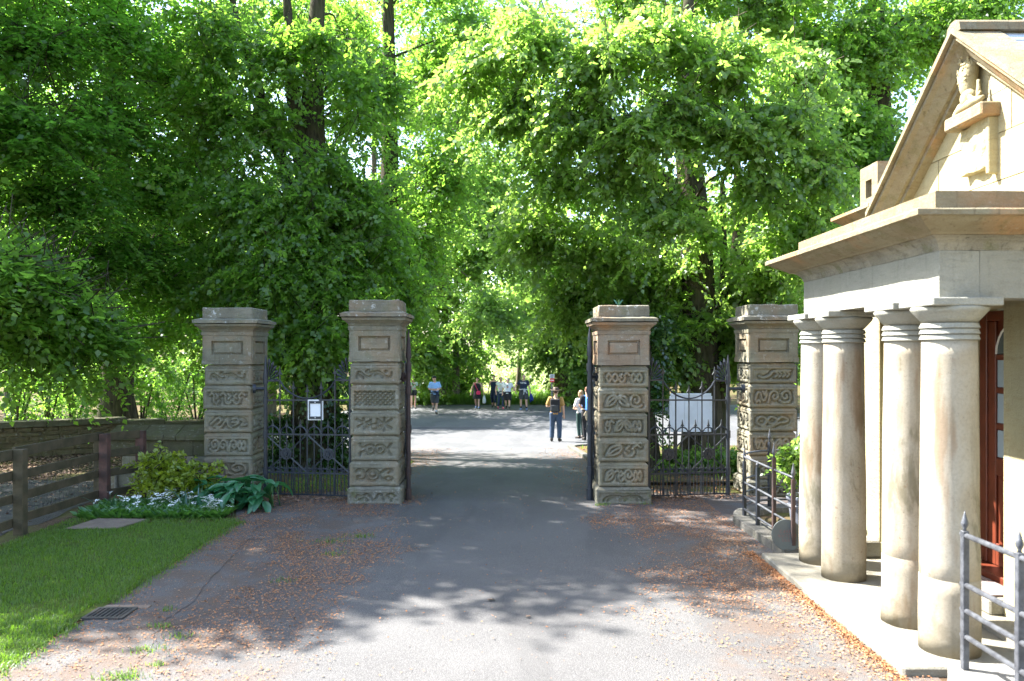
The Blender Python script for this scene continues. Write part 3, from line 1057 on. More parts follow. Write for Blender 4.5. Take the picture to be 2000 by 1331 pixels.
# walls of the house behind the porch (door opening left in the front)
DX = 4.0
w = MB()
w.box(3.60, 3.85, 3.2, 5.83, -.1, 2.98)
w.box(3.60, 3.85, 6.76, 7.86, -.1, 2.98)
w.box(3.60, 3.85, 7.86, 8.62, -.1, 3.30)
w.box(3.60, 3.85, 5.83, 6.76, 2.335, 2.98)
w.box(3.85, 9.5, 3.2, 3.5, -.1, 3.30)
w.box(3.85, 9.5, 8.32, 8.62, -.1, 3.30)
w.box(3.852, 4.12, 5.6, 5.829, -.1, 3.0)
w.box(3.852, 4.12, 6.761, 7.0, -.1, 3.0)
w.build('wall', M['lodge_wall'], lodge)
MB().box(3.3, 3.598, 3.2, 5.62, -.1, .10).build('wall_plinth', M['porch_floor'], lodge, bevel=.01, sub=.1, amp=.006)
m = MB()
m.box(3.46, 3.597, 7.50, 7.74, SF, 2.30)
m.box(3.44, 3.597, 7.48, 7.76, SF + .001, SF + .14)
m.build('pilaster', M['lodge_wall'], lodge, bevel=.006)
m = MB()
m.box(3.46, 3.597, 4.85, 5.08, SF, 2.30)
m.build('pilaster', M['lodge_wall'], lodge, bevel=.006)
MB().box(3.28, 3.46, 7.46, 7.6, SF, SF + .16).build('stone_block', M['porch_floor'], lodge, bevel=.015, sub=.05, amp=.006)
# doorstep and door
MB().box(3.50, 4.3, 5.831, 6.759, SF, .175).build('doorstep', M['porch_floor'], lodge, bevel=.012)
door = MB().box(DX, DX + .05, 5.835, 6.755, .235, 2.33).build('door', M['door_wood'], lodge)
m = MB()
m.box(DX - .035, DX - .001, 6.655, 6.755, .24, 2.33)
m.box(DX - .035, DX - .001, 5.835, 5.935, .24, 2.33)
m.box(DX - .035, DX - .001, 5.935, 6.655, 2.25, 2.33)
m.build('door_frame', M['door_wood'], door, bevel=.006)
m = MB()
for z0, z1 in ((.24, .42), (.98, 1.12), (1.36, 1.405), (1.655, 1.70), (1.93, 1.97)):
    m.box(DX - .022, DX - .001, 5.94, 6.55, z0, z1)
m.box(DX - .022, DX - .001, 6.55, 6.652, .24, 2.245)
m.box(DX - .022, DX - .001, 5.94, 6.05, .24, 2.245)
m.build('door_rail', M['door_wood'], door, bevel=.005)
MB().box(DX - .014, DX - .002, 6.08, 6.52, .45, .95).build('door_panel', M['door_wood'], door, bevel=.004)
for z0, z1 in ((1.13, 1.35), (1.41, 1.65), (1.705, 1.925)):
    MB().box(DX - .008, DX - .001, 6.06, 6.545, z0, z1).build('pane', M['glass_frosted'], door)
ar = [(6.545, 1.975)] + [(6.3 + .245 * math.cos(R(a)), 1.975 + .25 * math.sin(R(a))) for a in range(0, 181, 15)]
MB().prism(ar[1:], lambda u, v, a: (a, u, v), DX - .012, DX - .002).build('pane', M['glass'], door)
pts = [(DX - .018, u, v) for u, v in ar[1:]]
MB().tube(pts, .008, 5).build('glazing_bead', M['white_paint'], door)
MB().box(DX - .19, DX - .001, 5.835, 6.755, .176, .234).build('door_sill', M['door_wood'], door, bevel=.006)

# columns: shaft with three neck rings, echinus and abacus
CX = 2.845
for i, cy in enumerate((5.18, 5.71, 6.83, 7.36)):
    prof = []
    for s in np.linspace(0, 1, 22):
        r = .182 - .020 * s ** 1.3
        prof.append((r * (1 + .012 * math.sin(s * 9 + i * 2) * (1 - s)), SF + s * (2.07 - SF)))
        if i < 2 and abs(s - 5 / 21) < .01:
            zz = SF + s * (2.07 - SF)
            prof += [(r - .003, zz + .003), (r - .003, zz + .006), (r - .001, zz + .009)]
    m = MB().lathe(prof, (CX, cy, 0), 40)
    col = m.build('column', M['column_stone'], lodge, smooth=True, amp=.003, nscale=3.5, seed=i * 5 + 1)
    # flat ends
    m = MB()
    pr = [(.150, 2.066)]
    for q in range(3):
        z = 2.072 + q * .037
        pr += [(.168, z), (.178, z + .003), (.166, z + .033), (.150, z + .034)]
    pr += [(.160, 2.186)]
    m.lathe(pr, (CX, cy, 0), 40)
    m.build('neck_ring', M['lodge_frieze'], col, smooth=False)
    m = MB().lathe([(.160, 2.184), (.178, 2.203), (.222, 2.255), (.232, 2.272), (.226, 2.284)], (CX, cy, 0), 40)
    m.build('echinus', M['lodge_frieze'], col, smooth=True)
    MB().box(CX - .222, CX + .222, cy - .222, cy + .222, 2.285, 2.336).build('abacus', M['lodge_frieze'], col, bevel=.006)

# entablature, cornice, blocking course
EX, EY0, EY1 = 2.72, 5.07, 7.42
m = MB()
m.box(EX + .26, 3.598, EY0, EY0 + .26, 2.337, 2.64)
m.box(EX + .26, 3.598, EY1 - .26, EY1, 2.337, 2.64)
m.box(EX + .262, 3.598, EY0 + .262, EY1 - .262, 2.56, 2.638)
m.build('entablature', M['lodge_frieze'], lodge, sub=.15, amp=.004)


def ring_prof(prof, x0, y0, y1, x1):
    """mitred moulding round three sides; prof = (outward, z)"""
    m = MB()
    n = len(prof)
    rows = []
    for o, z in prof:
        rows.append([(x1, y0 - o, z), (x0 - o, y0 - o, z), (x0 - o, y1 + o, z), (x1, y1 + o, z)])
    vs = [p for r_ in rows for p in r_]
    fs = []
    for i in range(n - 1):
        for k in range(3):
            fs.append((i * 4 + k, i * 4 + k + 1, i * 4 + 4 + k + 1, i * 4 + 4 + k))
    # closed section ends and back
    fs.append(tuple(i * 4 for i in range(n)))
    fs.append(tuple(i * 4 + 3 for i in reversed(range(n))))
    for k in range(3):
        fs.append((k, (n - 1) * 4 + k, (n - 1) * 4 + k + 1, k + 1))
    m.add(vs, fs)
    return m


for ya, yb in ((EY0, 5.62), (5.62, 6.58), (6.58, EY1)):
    MB().box(EX, EX + .259, ya + (.0012 if ya > EY0 else 0), yb - (.0012 if yb < EY1 else 0), 2.337, 2.64).build('frieze_stone', M['lodge_frieze'], lodge, bevel=.002, sub=.15, amp=.004, seed=int(ya * 9))
cove = [(.001, 2.641), (.006, 2.66), (.018, 2.685), (.045, 2.712), (.08, 2.728)]
m = ring_prof(cove + [(-.06, 2.728), (-.06, 2.641)], EX, EY0, EY1, 3.598)
m.build('cove_moulding', M['cove_stone'], lodge, sub=.2, amp=.003)
corn = [(.085, 2.7285), (.10, 2.7285), (.115, 2.742), (.21, 2.79), (.245, 2.818), (.275, 2.824), (.275, 2.856), (.262, 2.866), (-.05, 2.90), (-.05, 2.7285)]
m = ring_prof(corn, EX, EY0, EY1, 3.598)
m.build('porch_cornice', M['lodge_cornice'], lodge, sub=.16, amp=.006, seed=2)
m = MB()
m.box(EX - .05, EX + .16, EY0 - .05, EY1 + .0, 2.885, 3.01)
m.box(EX + .16, 3.598, EY0 - .05, EY0 + .16, 2.885, 3.01)
m.box(EX + .16, 3.598, EY1 - .2, EY1, 2.885, 3.01)
m.box(EX + .16, 3.598, EY0 + .16, EY1 - .2, 2.885, 2.985)
m.build('blocking_course', M['lodge_cornice'], lodge, sub=.15, amp=.005, seed=5)

# gable: tympanum stones in courses, raking cornice, ridge and roof
GXF = 3.72
ZA = 4.55                     # top of the ridge
SL = .785


def gtop(y): return ZA - .27 - SL * abs(y - YC)


courses = [(2.97, 3.30), (3.307, 3.66), (3.667, 3.98), (3.987, 4.36)]
splits = [[4.9, 5.6, 6.5, 7.4], [5.5, 6.15, 6.95], [5.93, 6.4], [6.20]]
for (z0, z1), sp in zip(courses, splits):
    hw0 = (ZA - .23 - z0) / SL
    ya, yb = max(YC - hw0, 4.45), min(YC + hw0, 8.1)
    ed = [ya] + [s for s in sp if ya + .1 < s < yb - .1] + [yb]
    for a, b in zip(ed[:-1], ed[1:]):
        # clip the stone against the two slopes
        poly = [(a + .004, z0), (b - .004, z0)]
        def lim(y): return min(z1, gtop(y) + .05)
        ys = sorted(set([b - .004, a + .004] + [yy for yy in (YC + (ZA - .22 - z1) / SL, YC - (ZA - .22 - z1) / SL, YC) if a < yy < b]), reverse=True)
        top = [(y, lim(y)) for y in ys if lim(y) > z0 + .002]
        if not top: continue
        poly = [p for p in poly if lim(p[0]) > z0 - .5] + top
        if len(poly) >= 3:
            MB().prism(poly, lambda u, v, q: (q, u, v), GXF + random.uniform(0, .006), GXF + .3).build('tympanum_stone', M['lodge_wall'], lodge)
for sg in (1, -1):
    L = 1.52
    y_e = YC + sg * L
    def rk(name, x0, x1, t0, t1, mat, amp=.005):
        poly = [(YC, ZA - t0), (y_e, ZA - t0 - SL * L), (y_e, ZA - t1 - SL * L), (YC, ZA - t1)]
        MB().prism(poly, lambda u, v, q: (q, u, v), x0, x1).build(name, mat, lodge, sub=.14, amp=amp, seed=int(t0 * 100) + sg)
    rk('raking_fillet', 3.635, 3.74, .221, .265, M['lodge_cornice'])
    # cyma: a sloping face from the soffit to the outer lip
    vs = []
    for x, t0 in ((3.60, .22), (3.53, .125), (3.49, .10), (3.49, .066), (3.76, .066), (3.76, .22)):
        vs += [(x, YC, ZA - t0), (x, y_e, ZA - t0 - SL * L)]
    n = 6
    fs = [tuple(2 * i for i in range(n)), tuple(2 * i + 1 for i in reversed(range(n)))] + [(2 * i, 2 * i + 1, 2 * ((i + 1) % n) + 1, 2 * ((i + 1) % n)) for i in range(n)]
    MB().add(vs, fs).build('raking_cornice', M['lodge_cornice'], lodge, sub=.14, amp=.006, seed=3 + sg)
    rk('raking_slab', 3.455, 3.80, .0, .048, M['lodge_cornice'], .004)
    # lead strip beside the ridge, then the roof slope
    poly = [(YC, ZA - .03), (YC + sg * .16, ZA - .03 - SL * .16), (YC + sg * .16, ZA - .05 - SL * .16), (YC, ZA - .05)]
    MB().prism(poly, lambda u, v, q: (q, u, v), 3.803, 9.4).build('lead_flashing', M['lead'], lodge)
    poly = [(YC + sg * .155, ZA - .045 - SL * .155), (YC + sg * 2.4, ZA - .045 - SL * 2.4), (YC + sg * 2.4, ZA - .16 - SL * 2.4), (YC + sg * .155, ZA - .16 - SL * .155)]
    if sg == 1:
        poly = [(YC + .155, ZA - .045 - SL * .155), (YC + 1.5, ZA - .045 - SL * 1.5), (YC + 1.5, ZA - .16 - SL * 1.5), (YC + .155, ZA - .16 - SL * .155)]
    MB().prism(poly, lambda u, v, q: (q, u, v), 3.802, 9.4).build('roof', M['roof_stone'], lodge)
for k in range(7):
    x0 = 3.47 + k * .85
    MB().prism([(YC - .10, ZA - .055), (YC + .10, ZA - .055), (YC + .085, ZA + .01), (YC + .03, ZA + .045), (YC - .03, ZA + .045), (YC - .085, ZA + .01)], lambda u, v, q: (q, u, v), x0 + .004, x0 + .846).build('ridge_stone', M['lodge_cornice'], lodge, sub=.1, amp=.004, seed=k)
# eaves cornice returning past the foot of the gable
m = ring_prof([(.0, 3.302), (.03, 3.302), (.14, 3.385), (.17, 3.40), (.17, 3.432), (.0, 3.46)], 3.62, 7.88, 8.45, 9.3)
m.build('eaves_cornice', M['lodge_cornice'], lodge, sub=.2, amp=.005, seed=9)
# hollow stone block standing on the eaves beyond the gable
bx0, bx1, by0, by1, bz0, bz1 = 3.70, 4.02, 8.06, 8.46, 3.462, 3.925
m = MB()
m.box(bx0, bx1, by0, by0 + .13, bz0, bz1)
m.box(bx0, bx1, by1 - .13, by1, bz0, bz1)
m.box(bx0, bx1, by0 + .13, by1 - .13, bz1 - .15, bz1 - .001)
m.box(bx0, bx1, by0 + .13, by1 - .13, bz0, bz0 + .13)
m.box(bx0 + .16, bx1, by0 + .13, by1 - .13, bz0 + .13, bz1 - .15)
m.build('chimney_block', M['lodge_cornice'], lodge)

# carved beast on its bracket, worn relief stone below
yk = 6.33
bk = MB().prism([(6.06, 3.80), (6.58, 3.80), (6.58, 3.905), (6.06, 3.905)], lambda u, v, q: (q, u, v), GXF - .15, GXF + .02)
bracket = bk.build('bracket', M['lodge_cornice'], lodge, bevel=.012, sub=.06, amp=.006)
m = MB().box(GXF - .06, GXF + .02, 6.14, 6.50, 3.42, 3.80)
m.build('worn_relief', M['lodge_wall'], lodge, sub=.03, amp=.035, nscale=9, seed=4)
m = MB().box(GXF - .075, GXF + .02, 6.09, 6.13, 3.36, 3.80)
m.build('bracket_side', M['lodge_wall'], lodge, bevel=.006)
m = MB()
body = [(GXF - .06, yk - .02, 4.33), (GXF - .08, yk + .0, 4.26), (GXF - .085, yk + .02, 4.17), (GXF - .085, yk + .01, 4.08), (GXF - .08, yk - .0, 4.01)]
m.tube(body, [.045, .068, .075, .062, .045], 14)
m.ball((GXF - .05, yk + .05, 4.33), (.05, .06, .05))
carv = m.build('carved_beast', M['lodge_wall'], lodge, smooth=True)
m = MB()
for k in range(46):
    a = random.uniform(-1.2, 1.5)
    z = random.uniform(4.12, 4.38)
    m.ball((GXF - .085 - .065 * math.cos(a), yk + .02 + .07 * math.sin(a), z), .013, 6, 4)
m.build('scales', M['lodge_wall'], carv, smooth=True)
m = MB()
m.ball((GXF - .10, yk - .02, 4.0), (.06, .07, .075), 12, 8)
m.tube([(GXF - .13, yk - .07, 4.0), (GXF - .10, yk - .12, 3.96), (GXF - .08, yk - .15, 4.02)], [.02, .022, .012], 8)
m.tube([(GXF - .09, yk + .2, 3.925), (GXF - .10, yk + .07, 3.95), (GXF - .11, yk - .1, 3.945), (GXF - .09, yk - .2, 3.96)], [.02, .045, .045, .015], 10)
m.tube([(GXF - .07, yk - .1, 4.12), (GXF - .08, yk - .12, 4.03), (GXF - .08, yk - .11, 3.95)], [.012, .018, .016], 8)
m.build('beast_head', M['lodge_wall'], carv, smooth=True, sub=.03, amp=.006, nscale=20)

# door mat, scraper, disc plate by the far column
t = thing('door_mat', 'worn grey door mat on the step in front of the red brown door', 'door mat', (3.68, 6.2, .177))
MB().box(3.53, 3.78, 5.9, 6.7, .178, .192).build('mat_fibre', M['mat_fibre'], t, sub=.03, amp=.004, nscale=50)
t = thing('boot_scraper', 'small rusty boot scraper on the porch floor behind the second column', 'boot scraper', (3.02, 6.24, SF))
for dy in (-.09, .09):
    MB().prism([(-.025, 0), (.025, 0), (.012, .09), (-.012, .09)], lambda u, v, a: (3.02 + u, 6.24 + dy + a, SF + v), -.006, .006).build('upright', M['iron_rust'], t)
MB().box(3.01, 3.03, 6.15, 6.33, SF + .055, SF + .085).build('blade', M['iron_rust'], t)
MB().box(2.97, 3.07, 6.13, 6.35, SF, SF + .008).build('base_plate', M['iron_rust'], t)
c = Vector((2.665, 7.715, .215))
t = thing('round_plate', 'round grey green plate with faded red writing leaning by the far porch column', 'plate sign', tuple(c))
tilt = Matrix.Rotation(R(-14), 4, 'X')
m = MB()
m.prism([(.15 * math.cos(R(a * 10)), .15 * math.sin(R(a * 10))) for a in range(36)], lambda u, v, a: tuple(c + (tilt @ Vector((u, a, v)))), -.008, .008)
m.build('disc', M['slate_plate'], t, bevel=.002)
m = MB()
for row, (n, z) in enumerate(((5, .035), (6, -.005), (4, -.045))):
    for k in range(n):
        x = (k - (n - 1) / 2) * .03
        for (a0, b0, a1, b1) in random.sample([(-.008, -.012, -.008, .012), (-.008, .012, .008, .012), (.008, -.012, .008, .012), (-.008, -.012, .008, -.012), (-.008, 0, .008, 0)], 3):
            u0, u1 = min(a0, a1) - .002, max(a0, a1) + .002
            v0, v1 = min(b0, b1) - .002, max(b0, b1) + .002
            m.add([tuple(c + (tilt @ Vector((x + u, -.0095, z + v)))) for u, v in ((u0, v0), (u1, v0), (u1, v1), (u0, v1))], [(0, 1, 2, 3)])
m.build('faded_writing', M['faded_red'], t, autos=False)

# ================================================================== railings beside the lodge
kx0, kx1 = 2.57, 2.86
t = thing('bed_kerb', 'low curved stone kerb under the railing beside the far column', 'kerb', (2.7, 8.4, 0))
path = [(2.68, 7.67), (2.66, 8.0), (2.64, 8.5), (2.62, 8.95), (2.64, 9.3), (2.78, 9.62), (3.05, 9.84), (3.4, 9.92), (3.75, 9.93)]
pc = catmull(path, 5)
nrm = []
for i in range(len(pc)):
    d = pc[min(i + 1, len(pc) - 1)] - pc[max(i - 1, 0)]
    d /= np.linalg.norm(d)
    nrm.append((d[1], -d[0]))
cuts = list(range(0, len(pc) - 1, 5))
for s in cuts:
    e = min(s + 5, len(pc) - 1)
    m = MB()
    vs, fs = [], []
    for i in range(s, e + 1):
        o = np.array(nrm[i])
        sh = .004 if i == s else (-.004 if i == e else 0)
        dd = pc[min(i + 1, len(pc) - 1)] - pc[max(i - 1, 0)]
        c0 = pc[i] + dd / np.linalg.norm(dd) * sh
        for off, z in ((-.06, -.05), (-.055, .088), (.20, .09), (.21, -.05)):
            vs.append((c0[0] + o[0] * off, c0[1] + o[1] * off, z))
    n = e - s
    for i in range(n):
        for k in range(4):
            fs.append((i * 4 + k, i * 4 + (k + 1) % 4, i * 4 + 4 + (k + 1) % 4, i * 4 + 4 + k))
    fs += [(0, 1, 2, 3), (n * 4 + 3, n * 4 + 2, n * 4 + 1, n * 4)]
    m.add(vs, fs)
    m.build('kerb_stone', M['kerb_stone'], t, sub=.07, amp=.008, seed=s)

sheet('bed_soil', lambda y: 2.84, lambda y: 3.7, np.arange(7.7, 9.9, .2), 5, M['forest_floor'], .03)
finial = MB().lathe([(.012, 0), (.009, .02), (.019, .045), (.021, .06), (.014, .09), (.006, .125), (.001, .15)], (0, 0, 0), 12).mesh('finial', smooth=True)
finial.materials.append(M['iron_grey'])
t = thing('curved_railing', 'dark iron railing curving round the planted bed by the lodge', 'railing', (2.72, 8.4, .09))
rp = [(2.72, 7.7), (2.705, 8.22), (2.70, 8.75), (2.70, 9.25), (2.86, 9.6), (3.17, 9.80), (3.6, 9.83)]
rc = catmull(rp, 6)
tops = {0: (.86, 1), 1: (1.0, 1), 2: (.82, 0), 3: (.82, 1), 5: (.98, 1), 6: (.98, 1)}
sq = MB().box(-.5, .5, -.5, .5, 0, 1).mesh('post')
sq.materials.append(M['iron_rust'])
sq_d = MB().box(-.5, .5, -.5, .5, 0, 1).mesh('post')
sq_d.materials.append(M['iron'])
rail_z = [.775, .48, .32, .17]
for i, (top, fin) in tops.items():
    x, y = rp[i]
    if i == 0: y += .0
    place('post', sq if i in (0, 1) else sq_d, t, (x, y, .085), (.034, .034, top - .1 - .085), (0, 0, .1 * i))
    f = place('finial', finial, t, (x, y, top - .1), (1, 1, 1.05 if fin else .5))
for z in rail_z:
    MB().tube([(p[0], p[1], z) for p in rc], .0125, 6).build('rail', M['iron_grey'], t, smooth=True)

t = thing('near_railing', 'grey iron railing on a stone base at the near end of the porch', 'railing', (2.64, 4.4, .15))
MB().box(2.575, 2.93, 2.2, 4.72, -.1, .15).build('base_stone', M['concrete'], t, bevel=.012, sub=.06, amp=.006)
for y in (4.63, 4.13, 3.5, 2.9):
    MB().box(2.615, 2.651, y - .018, y + .018, .15, .955).build('post', M['iron_grey'], t, bevel=.003)
    place('finial', finial, t, (2.633, y, .952), (1, 1, .8))
for z in (.93, .642, .493, .343):
    MB().tube([(2.633, 4.66, z), (2.633, 2.25, z)], .0155, 10).build('rail', M['iron_grey'], t, smooth=True)

# bars of a fence beyond the right outer pier
t = thing('bar_fence', 'short thin iron bar fence beyond the right outer pier', 'fence', (4.15, 11.75, 0))
for k in range(9):
    place('bar', unit_bar, t, (3.98 + k * .075, 11.75, 0), (.013, .013, 1.88))
for z in (.12, 1.0, 1.82):
    MB().tube([(3.95, 11.75, z), (4.62, 11.75, z)], .012, 4).build('rail', M['iron'], t)

# glazed pot with a shrub
px_, py_ = 3.13, 8.55
t = thing('plant_pot', 'tapered blue grey pot inside the curved railing', 'pot', (px_, py_, 0))
MB().lathe([(.10, .0), (.11, .02), (.135, .2), (.155, .36), (.165, .40), (.178, .405), (.180, .44), (.172, .452), (.155, .452), (.148, .40)], (px_, py_, 0), 28, cap=False).build('pot_body', M['pot_glaze'], t, smooth=True)
MB().lathe([(.001, .415), (.15, .415), (.15, .40), (.001, .40)], (px_, py_, 0), 20, cap=False).build('soil', M['lawn_soil'], t)
MB().lathe([(.158, .335), (.172, .34), (.174, .352), (.162, .36)], (px_, py_, 0), 28, cap=False).build('pot_band', M['pot_glaze'], t, smooth=True)

# ================================================================== left side: fence, walls, slab, drain
t = thing('post_and_rail_fence', 'weathered wooden post and rail fence along the left lawn edge', 'fence', (-5.3, 9, 0))
line = [(-5.42, 5.2), (-5.37, 7.0), (-5.36, 8.68), (-5.31, 10.38), (-5.09, 10.92)]
for i, (x, y) in enumerate(line):
    red = i >= 3
    MB().box(x - .055, x + .055, y - .05, y + .05, -.15, .955 - .012 * i).build('post', M['fence_wood_red' if red else 'fence_wood'], t, bevel=.006, sub=.1, amp=.006, seed=i)
MB().box(-5.47, -5.37, 10.40, 10.49, -.15, .93).build('post', M['fence_wood'], t, bevel=.006, sub=.1, amp=.006, seed=9)
for i, (a, b) in enumerate(zip(line[:-1], line[1:])):
    for z in (.885, .64, .40, .145):
        z += .008 * math.sin(i * 3 + z * 9)
        hh = .048 if z < .8 else .055
        off = -.075 if i < 3 else 0.0
        A = Vector((a[0] + off, a[1] + (.0 if i < 3 else .05), z))
        B = Vector((b[0] + off, b[1] - (.0 if i < 3 else .05), z + random.uniform(-.012, .012)))
        d = (B - A).normalized()
        s = d.cross(Vector((0, 0, 1))).normalized() * .017
        up = Vector((0, 0, hh))
        vs = [A - s - up, A + s - up, A + s + up, A - s + up, B - s - up, B + s - up, B + s + up, B - s + up]
        MB().add(vs, [(0, 1, 2, 3), (7, 6, 5, 4), (0, 4, 5, 1), (1, 5, 6, 2), (2, 6, 7, 3), (3, 7, 4, 0)]).build('rail', M['fence_wood'], t, bevel=.004, sub=.14, amp=.006, seed=i * 5 + int(z * 9))
# wire netting between the rails
m = MB()
for i in range(22):
    f = i / 21
    x, y = -5.36 + .05 * f - .06, 8.7 + 1.66 * f
    m.tube([(x, y, .15), (x, y, .62)], .0013, 3)
for z in (.24, .33, .5, .57):
    m.tube([(-5.42, 8.7, z), (-5.37, 10.36, z)], .0013, 3)
m.build('wire_net', M['iron'], t)

t = thing('stake', 'small pale wooden stake behind the fence beside the red posts', 'stake', (-5.62, 11.3, 0))
MB().tube([(-5.62, 11.3, -.05), (-5.625, 11.3, .2), (-5.61, 11.3, .34)], [.026, .022, .028], 7).build('shaft', M['porch_floor'], t, sub=.08, amp=.006)

# dry stone wall
stones = []
for k in range(8):
    rr = random.Random(k)
    mm = MB().box(-.5, .5, -.5, .5, -.5, .5)
    me = mm.mesh('stone', bevel=.12, sub=.4, amp=.12, nscale=1.7, seed=k)
    me.materials.append(M['wall_stone'])
    stones.append(me)
cop_me = []
for k in range(3):
    me = MB().box(-.5, .5, -.5, .5, -.5, .5).mesh('coping_stone', bevel=.03, sub=.34, amp=.05, nscale=2, seed=k + 20)
    me.materials.append(M['coping_stone'])
    cop_me.append(me)
wa, wb = Vector((-10.6, 14.2, 0)), Vector((-5.6, 17.2, 0))
wd = (wb - wa)
wl = wd.length
wd.normalize()
wn = Vector((wd.y, -wd.x, 0))
wang = math.atan2(wd.y, wd.x)
t = thing('dry_stone_wall', 'low mossy dry stone wall with flat coping behind the wooden fence', 'wall', tuple(wa))
zs = [0, .12, .21, .31, .40, .48, .57]
rr = random.Random(5)
for r_ in range(len(zs) - 1):
    s = rr.uniform(-.2, 0)
    while s < wl:
        L = rr.uniform(.17, .42)
        p = wa + wd * (s + L / 2) + wn * rr.uniform(-.02, .02)
        zb = gzf(p.x, p.y)
        h = zs[r_ + 1] - zs[r_]
        place('stone', rr.choice(stones), t, (p.x, p.y, zb + zs[r_] + h / 2), (L * .97, .34, h * rr.uniform(.88, .98)), (rr.uniform(-.03, .03), rr.uniform(-.04, .04), wang + rr.choice((0, math.pi)) + rr.uniform(-.03, .03)))
        s += L
MB().add([tuple(wa + wn * a + Vector((0, 0, z))) for a, z in ((-.14, -.3), (.14, -.3), (.14, .56), (-.14, .56))] + [tuple(wb + wn * a + Vector((0, 0, z))) for a, z in ((-.14, -.3), (.14, -.3), (.14, .56), (-.14, .56))],
         [(0, 1, 2, 3), (7, 6, 5, 4), (0, 4, 5, 1), (1, 5, 6, 2), (2, 6, 7, 3), (3, 7, 4, 0)]).build('core', M['wall_stone'], t)
s = 0
while s < wl:
    L = rr.uniform(.5, .85)
    p = wa + wd * (s + L / 2)
    place('coping_stone', rr.choice(cop_me), t, (p.x, p.y, gzf(p.x, p.y) + .57 + .055), (L * .99, .44, .11), (0, rr.uniform(-.01, .01), wang))
    s += L
# ashlar wall meeting the left outer pier
t = thing('garden_wall', 'low ashlar wall with sloping coping joining the left outer pier', 'wall', (-5, 11.45, 0))
rr = random.Random(8)
for r_, (z0, z1) in enumerate(((-.1, .24), (.244, .50), (.504, .73))):
    x = -5.75 + (.2 if r_ % 2 else 0)
    while x < -4.3:
        L = rr.uniform(.38, .52)
        x1 = min(x + L, -4.268)
        if x1 - x > .08:
            MB().box(x + .003, x1 - .003, 11.32 + rr.uniform(0, .01), 11.6, z0, z1).build('stone', M['coping_stone' if r_ == 2 else 'pier_stone'], t, bevel=.008, sub=.09, amp=.008, seed=int(x * 50))
        x = x1
    
for k in range(3):
    x0, x1 = -5.75 + k * .495 + .003, -5.75 + (k + 1) * .495 - .003
    MB().prism([(11.26, .733), (11.66, .733), (11.66, .90), (11.60, .93), (11.26, .80)], lambda u, v, a: (a, u, v), x0, x1).build('coping_stone', M['coping_stone'], t, bevel=.008, sub=.09, amp=.007, seed=k)

t = thing('stone_slab', 'flat brown stone slab set in the lawn before the white flowers', 'slab', (-4.65, 9.1, .02))
MB().add([(-4.98, 8.86, .03), (-4.42, 8.88, .03), (-4.28, 9.36, .03), (-4.88, 9.38, .03), (-4.98, 8.86, -.03), (-4.42, 8.88, -.03), (-4.28, 9.36, -.03), (-4.88, 9.38, -.03)],
         [(0, 1, 2, 3), (7, 6, 5, 4), (0, 4, 5, 1), (1, 5, 6, 2), (2, 6, 7, 3), (3, 7, 4, 0)]).build('slab', M['slab_stone'], t, bevel=.008, sub=.08, amp=.006)

t = thing('drain_grate', 'rusty iron drain grate at the edge of the lawn', 'drain', (-3.06, 6.05, 0))
x0, x1, y0, y1 = -3.17, -2.92, 5.93, 6.13
m = MB()
m.box(x0, x1, y0 - .028, y0, .0, .021)
m.box(x0, x1, y1, y1 + .028, .0, .021)
m.box(x0 - .028, x0, y0 - .028, y1 + .028, .0, .021)
m.box(x1, x1 + .028, y0 - .028, y1 + .028, .0, .021)
m.build('frame', M['drain_iron'], t)
MB().box(x0 + .001, x1 - .001, y0 + .001, y1 - .001, .0125, .0135).build('pit', M['pit_shade'], t)  # flat dark plate under the bars, shade of the shaft put into its colour
for k in range(7):
    x = x0 + .018 + k * .0355
    MB().box(x - .0075, x + .0075, y0, y1, .014, .0195).build('bar', M['drain_iron'], t)
MB().box(x0 - .06, x1 + .10, y1 + .03, y1 + .10, -.02, .0135).build('surround', M['slab_stone'], t, sub=.06, amp=.004)

# kerb stones of the drive beyond the gate
t = thing('drive_kerb', 'pale kerb stones along the right edge of the drive beyond the gate', 'kerb', (1.7, 18, 0))
y = 12.6
while y < 22.5:
    L = .9
    za, zb = gzf(1.65, y), gzf(1.65, y + L)
    vs = []
    for yy, z in ((y + .004, za), (y + L - .004, zb)):
        vs += [(1.63, yy, z - .1), (1.76, yy, z - .1), (1.76, yy, z + .1), (1.645, yy, z + .1), (1.63, yy, z + .085)]
    MB().add(vs, [(0, 1, 2, 3, 4), (9, 8, 7, 6, 5)] + [(i, i + 5, (i + 1) % 5 + 5, (i + 1) % 5) for i in range(5)]).build('kerb_stone', M['kerb_stone'], t)
    y += L
for k in range(6):
    a0, a1 = R(180 - k * 14), R(180 - (k + 1) * 14 + .3)
    vs = []
    for a in (a0, a1):
        for r_, dz in ((1.62, -.1), (1.49, -.1), (1.49, .1), (1.605, .1), (1.62, .085)):
            x, yy = 3.25 + r_ * math.cos(a), 22.5 + r_ * math.sin(a) 
            vs.append((x, yy, gzf(x, yy) + dz))
    MB().add(vs, [(0, 1, 2, 3, 4), (9, 8, 7, 6, 5)] + [(i, i + 5, (i + 1) % 5 + 5, (i + 1) % 5) for i in range(5)]).build('kerb_stone', M['kerb_stone'], t)
sheet('verge', lambda y: 1.74, lambda y: 30, np.arange(12.2, 24.0, .4), 30, M['forest_floor'], .05)

